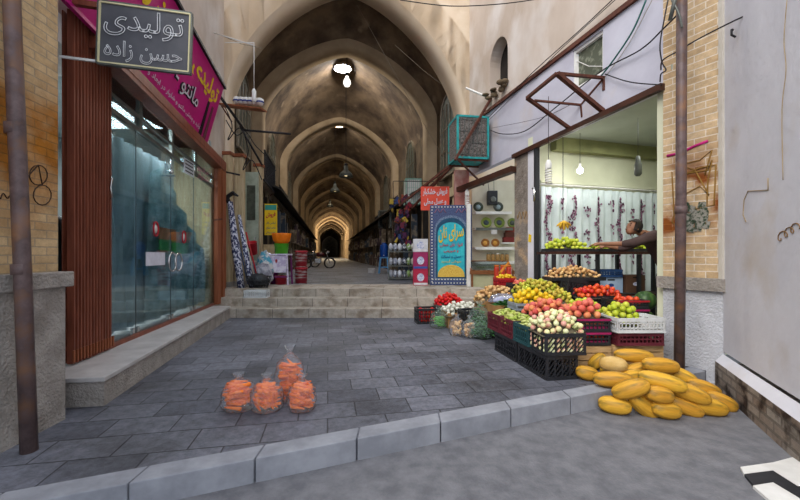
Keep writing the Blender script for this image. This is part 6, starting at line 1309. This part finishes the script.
sh2 = (3.80, 5.78, 1.55); el2 = (3.60, 5.98, 1.40); wr2 = (3.34, 6.02, 1.445)
chains = [([hip, (4.06, 5.60, 1.26), chest, neck, (3.58, 5.60, 1.655)], [(0.15, 0.13), (0.14, 0.12), (0.15, 0.125), 0.062, 0.056]),
 ([chest, sh1, (3.59, 5.47, 1.525), el1, (3.27, 5.65, 1.47), wr1], [(0.15, 0.125), 0.062, 0.052, 0.044, 0.038, 0.027]), ([chest, sh2, el2, (3.47, 6.0, 1.425), wr2], [(0.15, 0.125), 0.062, 0.045, 0.038, 0.027]),
 ([hip, (4.07, 5.49, 0.96), (4.04, 5.46, 0.53), (4.12, 5.46, 0.09)], [(0.15, 0.13), 0.095, 0.062, 0.042]), ([hip, (4.07, 5.71, 0.96), (4.08, 5.76, 0.53), (4.16, 5.76, 0.09)], [(0.15, 0.13), 0.095, 0.062, 0.042])]
chains += hand(None, wr1, (-0.82, 0.5, -0.12), (0.1, 0, 1)) + hand(None, wr2, (-0.95, 0.2, -0.12), (0.1, 0, 1))
ex = MB(); RH = Matrix.Rotation(math.radians(28), 3, 'Y')      # head tilted down, looking to -x
def hp(x, y, z): return hd+RH@Vector((x, y, z))*1.0
ex.ball(hd+Vector((0, 0, 0.02)), (0.095, 0.078, 0.108), 20, 14, RH); ex.ball(hp(-0.035, 0, -0.055), (0.062, 0.055, 0.062), 14, 10, RH); ex.ball(hp(-0.050, 0, -0.092), (0.03, 0.028, 0.022), 10, 8, RH)
ex.lathe([(0, -0.03), (0.017, -0.02), (0.012, 0.01), (0.006, 0.035), (0, 0.04)], c=hp(-0.10, 0, -0.015), n=8, M4=RH); ex.ball(hp(-0.092, 0, 0.028), (0.018, 0.045, 0.012), 8, 6, RH)
ex.ball(hp(-0.088, 0, -0.062), (0.016, 0.026, 0.010), 8, 6, RH)
for sy in (-1, 1): ex.ball(hp(0.01, sy*0.080, -0.005), (0.018, 0.012, 0.032), 8, 6, RH)
skin_mesh('body', chains, skin, man, extra=ex, voxel=0.0075)
for sy in (-1, 1):
    e = MB().ball(hp(-0.088, sy*0.032, 0.008), (0.011, 0.014, 0.009), 8, 6, RH); e.build('eye', mat('eye_dark', '#2a1d18', None, 9, rough=0.3), man)
    MB().tube([hp(-0.100, sy*0.018, 0.032), hp(-0.100, sy*0.035, 0.037), hp(-0.086, sy*0.052, 0.030)], 0.005, 6).build('eyebrow', mat('hair_dark', '#1c1614', '#2a211d', 30, rough=0.7), man)
MB().tube([hp(-0.102, -0.02, -0.063), hp(-0.106, 0, -0.062), hp(-0.102, 0.02, -0.063)], 0.0045, 6).build('mouth', mat('lip', '#7d4a3c', None, 9), man)
mb = MB()
def hairf(u, v):
    th = PI*0.68*v; ph = 2*PI*u; d_ = Vector((math.sin(th)*math.cos(ph), math.sin(th)*math.sin(ph), math.cos(th))); lim = 1.0
    if d_.x < -0.35: d_.z = max(d_.z, 0.42)
    k = 1.15+0.09*noise.noise(d_*6); return tuple(hd+Vector((0, 0, 0.022))+RH@Vector((d_.x*0.098*k+0.008, d_.y*0.083*k, d_.z*0.112*k+0.003)))
mb.grid(hairf, 32, 14); o = mb.build('hair', mat('hair_dark', '#1c1614'), man, norm=False)
shirt = mat('brown_shirt', '#4e3c3a', '#3f302e', 6, rough=0.85, bump=0.5, bscale=9)
skin_mesh('shirt', [([(4.12, 5.60, 1.00), (4.06, 5.60, 1.25), chest, (3.73, 5.60, 1.61)], [(0.185, 0.165), (0.19, 0.16), (0.20, 0.165), 0.092]), ([chest, (3.79, 5.41, 1.60), (3.59, 5.47, 1.525), el1, (3.33, 5.60, 1.465)], [(0.20, 0.165), 0.10, 0.082, 0.066, 0.060]), ([chest, (3.81, 5.78, 1.55), el2, (3.50, 5.99, 1.42)], [(0.185, 0.155), 0.085, 0.066, 0.058])], shirt, man, voxel=0.012)
MB().tube([(3.66, 5.54, 1.62), (3.63, 5.60, 1.60), (3.66, 5.66, 1.62), (3.72, 5.60, 1.665), (3.66, 5.54, 1.62)], 0.018, 8).build('collar', shirt, man)
skin_mesh('trousers', [([(4.06, 5.60, 1.10), (4.07, 5.60, 0.98)], [(0.17, 0.15), (0.175, 0.155)]), ([(4.07, 5.60, 0.98), (4.07, 5.48, 0.90), (4.04, 5.46, 0.53), (4.12, 5.46, 0.10)], [(0.175, 0.155), 0.12, 0.085, 0.07]), ([(4.07, 5.60, 0.98), (4.07, 5.72, 0.90), (4.08, 5.76, 0.53), (4.16, 5.76, 0.10)], [(0.175, 0.155), 0.12, 0.085, 0.07])], mat('dark_trousers', '#26252a', '#1e1d22', 9, rough=0.85), man, voxel=0.014)
for x, y in ((4.12, 5.46), (4.16, 5.76)): MB().ball((x-0.07, y, 0.05), (0.145, 0.05, 0.05), 14, 8).build('shoe', 'black', man)

# ================================================================ clutter at the left end of the steps
ZT = 0.55
t = thing('fabric_roll', 'tall dark blue and white patterned fabric roll leaning by the shop door', 'fabric roll', (0, 0, 0))
pat = mat('blue_white_pattern', '#2c3154', '#c9cad6', 30, rough=0.8, contrast=(0.50, 0.54), stretch=(1, 1, 0.5))
MB().tube([P(242, 292, 8.45), P(236, 250, 8.5), P(230, 202, 8.6)], [0.075, 0.09, 0.06], 12).build('roll', pat, t); MB().tube([P(229, 203, 8.6), P(227, 197, 8.6), P(233, 193, 8.55), P(238, 196, 8.5)], [0.055, 0.06, 0.05, 0.02], 8).build('dark_tip', 'cable', t)
t = thing('fabric_roll', 'second thinner patterned roll leaning right of the tall one', 'fabric roll', (0, 0, 0))
MB().tube([P(252, 288, 8.6), P(246, 255, 8.65), P(239, 215, 8.75)], [0.06, 0.06, 0.035], 10).build('roll', pat, t)
for i, (a, b, c_, lb) in enumerate((((256, 284), (242, 225), '#d8d4c8', 'pale wooden broom pole leaning among the fabric rolls'), ((259, 284), (246, 232), '#b02a30', 'red broom pole leaning right of the fabric rolls'), ((248, 284), (236, 230), '#5a6a8a', 'blue grey pole leaning between the two fabric rolls'))):
    tag(MB().tube([P(a[0], a[1], 8.75), P(b[0], b[1], 8.9)], 0.018, 6).build('broom_pole', mat('pole_%d' % i, c_, None, 6)), lb, 'pole')
crate('white plastic crate standing on the second step under the black net basket', (P(257, 297, 8.1).x, 8.09, 0.372), 0.0, 0.50, 0.22, 0.16, cm['wht'])
t = thing('net_basket', 'black net basket stuffed with bags on the top step beside the fabric rolls', 'basket', (P(257, 290, 8.4).x, 8.5, 0.551))
mb = MB()
for i in range(18): a = i*2*PI/18; mb.tube([(0.20*math.cos(a), 0.14*math.sin(a), 0), (0.29*math.cos(a), 0.19*math.sin(a), 0.26)], 0.007, 4)
for z in (0, 0.09, 0.18, 0.26): k = z/0.26; mb.tube([((0.20+0.09*k)*math.cos(a*PI/12), (0.14+0.05*k)*math.sin(a*PI/12), z) for a in range(25)], 0.009, 4, cap=False)
mb.build('net', 'black', t); crumple('plastic_bag', 'black rubbish bag inside the net basket', (t.location.x, 8.5, 0.551+0.17), 0.22, 0.14, 0.16, 'black', 12, 0.9)
crumple('plastic_bag', 'cloudy plastic bag of goods behind the black net basket', (P(262, 270, 8.9).x, 8.92, 0.551+0.25), 0.24, 0.16, 0.30, mat('cloudy_bag', '#a9a7ae', '#6e6c78', 9, rough=0.35, contrast=(0.4, 0.6)), 14, 0.8)
crumple('plastic_bag', 'teal and white packed bag left of the purple table', (P(265, 262, 9.3).x, 9.3, 0.551+0.42), 0.22, 0.16, 0.42, mat('teal_bag', '#3f8ea6', '#c9c6c4', 7, rough=0.4, contrast=(0.45, 0.55)), 15, 0.95)
t = thing('storage_box', 'white and blue plastic storage box between the bags and the wall', 'box', (P(256, 262, 9.7).x, 9.7, 0.551)); MB().box((0, 0, 0.28), (0.45, 0.3, 0.56)).build('body', mat('box_blue', '#7f9cc0', '#c9d0da', 6), t, bevel=0.02); MB().box((0, 0, 0.58), (0.48, 0.33, 0.04)).build('lid', 'white', t, bevel=0.01)
def bucket(label, loc, r, h_, m, flare=1.15, handle=True, tilt=0, name='bucket', lid=None):
    t = thing(name, label, 'bucket', loc); t.rotation_euler = (tilt, 0, 0)
    MB().lathe([(0, 0), (r, 0), (r*flare, h_), (r*flare*1.05, h_), (r*flare*1.05, h_-0.02), (r*flare, h_-0.02)][:4]+[(r*flare*0.95, h_), (r*0.93, 0.015), (0, 0.015)], n=24).build('body', m, t)
    if handle: MB().tube([(r*flare*math.cos(a*PI/10), -0.01-0.6*r*math.sin(a*PI/10), h_-0.02+0.0*a) for a in range(11)], 0.006, 5).build('handle', 'chrome', t)
    if lid: MB().lathe([(r*flare*1.08, h_-0.02), (r*flare*1.08, h_+0.02), (0, h_+0.025)], n=24).build('lid', lid, t)
    return t
rb_ = bucket('red bucket hanging beside the fabric rolls', P(252, 254, 9.2), 0.13, 0.30, mat('red_bucket', '#c41f2c', '#a81824', 5, rough=0.35), tilt=0.3); MB().box((0, -0.15, 0.15), (0.10, 0.02, 0.08)).build('green_label', mat('green_label', '#2f8f4a', None, 5), rb_)
# table with white container, lime bucket and orange tub
tx = P(282, 285, 9.55).x; ty = 9.45
t = thing('purple_table', 'small purple and white folding table on the top floor under the lime bucket', 'table', (tx, ty, ZT+0.001))
pur = mat('purple_plastic', '#7a2f6a', '#662458', 7, rough=0.45); wv = mat('white_violet', '#d8d0dc', '#b9a9c6', 9, rough=0.5, contrast=(0.45, 0.55))
MB().box((0, 0, 0.76), (0.50, 0.40, 0.04)).build('tabletop', wv, t, bevel=0.01); MB().box((0, -0.18, 0.52), (0.38, 0.02, 0.42)).build('front_panel', wv, t)
for a in (-1, 1):
    for b in (-1, 1): MB().bar((a*0.24, b*0.18, 0), (a*0.21, b*0.17, 0.74), 0.035).build('leg', wv if b < 0 else pur, t)
mb = MB(); mb.bar((-0.23, -0.18, 0.2), (0.23, -0.18, 0.2), 0.03); mb.bar((-0.23, 0.18, 0.2), (0.23, 0.18, 0.2), 0.03); mb.build('stretcher', pur, t)
MB().prism([(-0.05+0.03*math.cos(a*PI/4), -0.192, 0.6+0.05*math.sin(a*PI/4)) for a in range(8)], (0, 0.002, 0)).build('red_mark', mat('red_mark', '#a8343c', None, 5), t)
bucket('purple tub standing on the floor left behind the small table', (tx-0.32, ty+0.25, ZT+0.001), 0.16, 0.62, pur, 1.1, False, name='tub')
bucket('dark red tub under the small purple table', (tx, ty+0.02, ZT+0.001), 0.13, 0.22, mat('red_tub', '#b02838', '#941e2e', 7, rough=0.4), 1.1, False, name='tub')
bucket('lime green bucket standing on the small purple table', (tx+0.02, ty, ZT+0.782), 0.15, 0.26, mat('lime_plastic', '#5fc32a', '#54b022', 5, rough=0.4), 1.22, False)
t = thing('orange_tub', 'orange scalloped plastic tub stacked in the lime green bucket', 'tub', (tx+0.02, ty, ZT+0.99)); 
MB().lathe([(0, 0.02), (0.13, 0.02), (0.20, 0.12), (0.235, 0.27), (0.24, 0.31), (0.225, 0.31), (0.19, 0.13), (0.12, 0.04), (0, 0.04)], n=48, wob=lambda a, i: 1+(0.05*math.cos(10*a) if 1 < i < 7 else 0)).build('body', mat('orange_plastic', '#ee7d14', '#e06e0c', 5, rough=0.4), t)
for i in range(2): bucket(['lower red and white drum beside the small purple table', 'upper red and white drum stacked beside the small purple table'][i], (tx+0.43, ty+0.35, ZT+0.001+i*0.44), 0.15, 0.40, mat('drum_red', '#a8303a', '#d6c9c6', 5, rough=0.4, contrast=(0.52, 0.56), stretch=(0.3, 0.3, 3)), 1.04, False, name='drum', lid=mat('drum_lid', '#b9343e', None, 5))
# yellow sign hanging from the left wall
t = thing('hanging_sign', 'narrow yellow sign with red and blue writing on the left tunnel wall', 'sign', P(271, 219.5, 10.2)); 
MB().box((0, 0, 0), (0.34, 0.03, 0.86)).build('board', mat('yellow_sign', '#ecc92a', '#dfba1c', 5, rough=0.5), t); MB().box((0, -0.018, 0.33), (0.32, 0.004, 0.14)).build('teal_band', mat('teal_band', '#3a9a90', None, 5), t)
lettering('red_writing', 'فروش', mat('red_letters', '#c22f3f'), t, (0, -0.02, 0.12), (1, 0, 0.1), (0, 0, 1), 0.27, 0.16, bold=0.04)
for k, tx_ in enumerate(('لباس کار', 'مانتو شلوار', 'تولید و پخش')): lettering('small_writing', tx_, mat('navy_letters', '#173a7a'), t, (0, -0.02, -0.10-0.13*k), (1, 0, 0), (0, 0, 1), 0.26, 0.08, bold=0.01)
MB().bar((-0.17, 0.0, 0.44), (-0.6, 0.15, 0.44), 0.02).build('bracket', 'rust', t)
tag(MB().box(P(269, 252, 10.3), (0.30, 0.03, 0.42)).build('notice_board', mat('tan_notice', '#c2ad86', '#a8946e', 9)), 'tan faded notice below the yellow sign', 'notice')
# lamp shelf with white tubs and cream columns
t = thing('wall_shelf', 'thin orange brown shelf high on the left wall holding white round tubs', 'shelf', (0, 0, 0)); MB().bar(P(221, 105, 8.4), P(264, 110, 8.1), 0.22, 0.03).build('board', 'orangewood', t); MB().bar(P(221, 105, 8.6), P(232, 122, 8.6), 0.03).build('bracket', 'rust', t)
for i in range(6):
    q = P(237+i*4.6, 105.5+i*0.3, 8.28-0.03*i)+Vector((0, 0, 0.115)); t = thing('white_tub', ['first', 'second', 'third', 'fourth', 'fifth', 'last'][i]+' white round tub from the left on the high wall shelf', 'tub', q, 0, 'white tubs on the high shelf'); MB().lathe([(0, -0.08), (0.05, -0.08), (0.085, -0.02), (0.08, 0.04), (0.05, 0.07), (0, 0.075)], n=14).build('body', 'white', t); MB().lathe([(0.086, -0.035), (0.088, -0.02), (0.086, 0.0)], n=14, caps=False).build('blue_band', mat('blue_band', '#34428a', None, 5), t)
t = thing('hanging_lamp', 'white lamp fitting hanging on a thin rod above the high left shelf', 'lamp', P(254, 102, 7.6)); MB().lathe([(0.03, 0), (0.045, 0.02), (0.045, 0.22), (0.02, 0.27), (0, 0.28)], n=12).build('fitting', 'white', t); MB().tube([(0, 0, 0.27), (0, 0, 1.22)], 0.007, 5).build('rod', 'white', t); MB().bar((-0.6, 0, 1.22), (0, 0, 1.22), 0.012).build('stay', 'white', t)
# long dark stays and loose poles on left
for a, b, r, lb in ((P(214, 88, 7.2), P(243, 128, 8.2), 0.03, 'black slanted stay running down from the corner of the magenta sign'), (P(240, 126, 8.2), P(262, 165, 8.9), 0.025, 'black stay running on down the left columns'), (P(242, 130, 8.3), P(291, 134, 8.6), 0.025, 'thin dark rod sticking out from the left columns into the alley'), (P(226, 172, 7.9), P(240, 175, 8.0), 0.02, 'small rusty hook rod above the shop door post')):
    tag(MB().tube([a, b], r, 6).build('stay_rod', 'cable'), lb, 'rod')
cable('tangle of thin black cables on the left cream columns', [P(222, 100, 8.6), P(232, 125, 8.5), P(228, 140, 8.5), P(240, 128, 8.4), P(248, 150, 8.6), P(243, 170, 8.7), P(252, 160, 8.8), P(262, 180, 9.0)], 0.012)
cable('second tangle of cables lower on the left columns', [P(226, 120, 8.5), P(236, 135, 8.5), P(246, 132, 8.5), P(255, 145, 8.7), P(268, 160, 9), P(266, 178, 9.1), P(276, 170, 9.3)], 0.012)
# cream columns of the left tunnel wall, first bay
for i, (px, Y, wd) in enumerate(((228, 8.75, 0.16), (240, 8.95, 0.20), (259, 9.9, 0.16))):
    t = thing('wooden_column', ['leftmost cream wooden column behind the fabric rolls', 'middle cream wooden column behind the fabric rolls', 'right cream wooden column beside the yellow sign'][i], 'column', (P(px, 255, Y).x, Y, ZT)); MB().box((0, 0, 1.55), (wd, 0.16, 3.1)).build('shaft', 'woodcream', t, bevel=0.01); MB().box((0, 0, 3.14), (wd+0.08, 0.22, 0.08)).build('capital', 'orangewood', t, bevel=0.01); MB().box((0, 0, 0.06), (wd+0.04, 0.2, 0.12)).build('base', 'stonebase', t)
t = thing('shop_door', 'pale green door panel with a small window between the cream columns', 'door', (P(250, 255, 9.5).x, 9.6, ZT)); MB().box((0, 0, 1.45), (0.36, 0.05, 2.9)).build('leaf', mat('pale_green_door', '#a9b3a2', '#8f9a89', 5), t); MB().box((0, -0.03, 2.1), (0.22, 0.01, 0.9)).build('pane', 'wpane', t); MB().tube([(0.12, -0.03, 1.2), (0.12, -0.08, 1.2), (0.12, -0.08, 1.05)], 0.012, 6).build('handle', 'chrome', t)
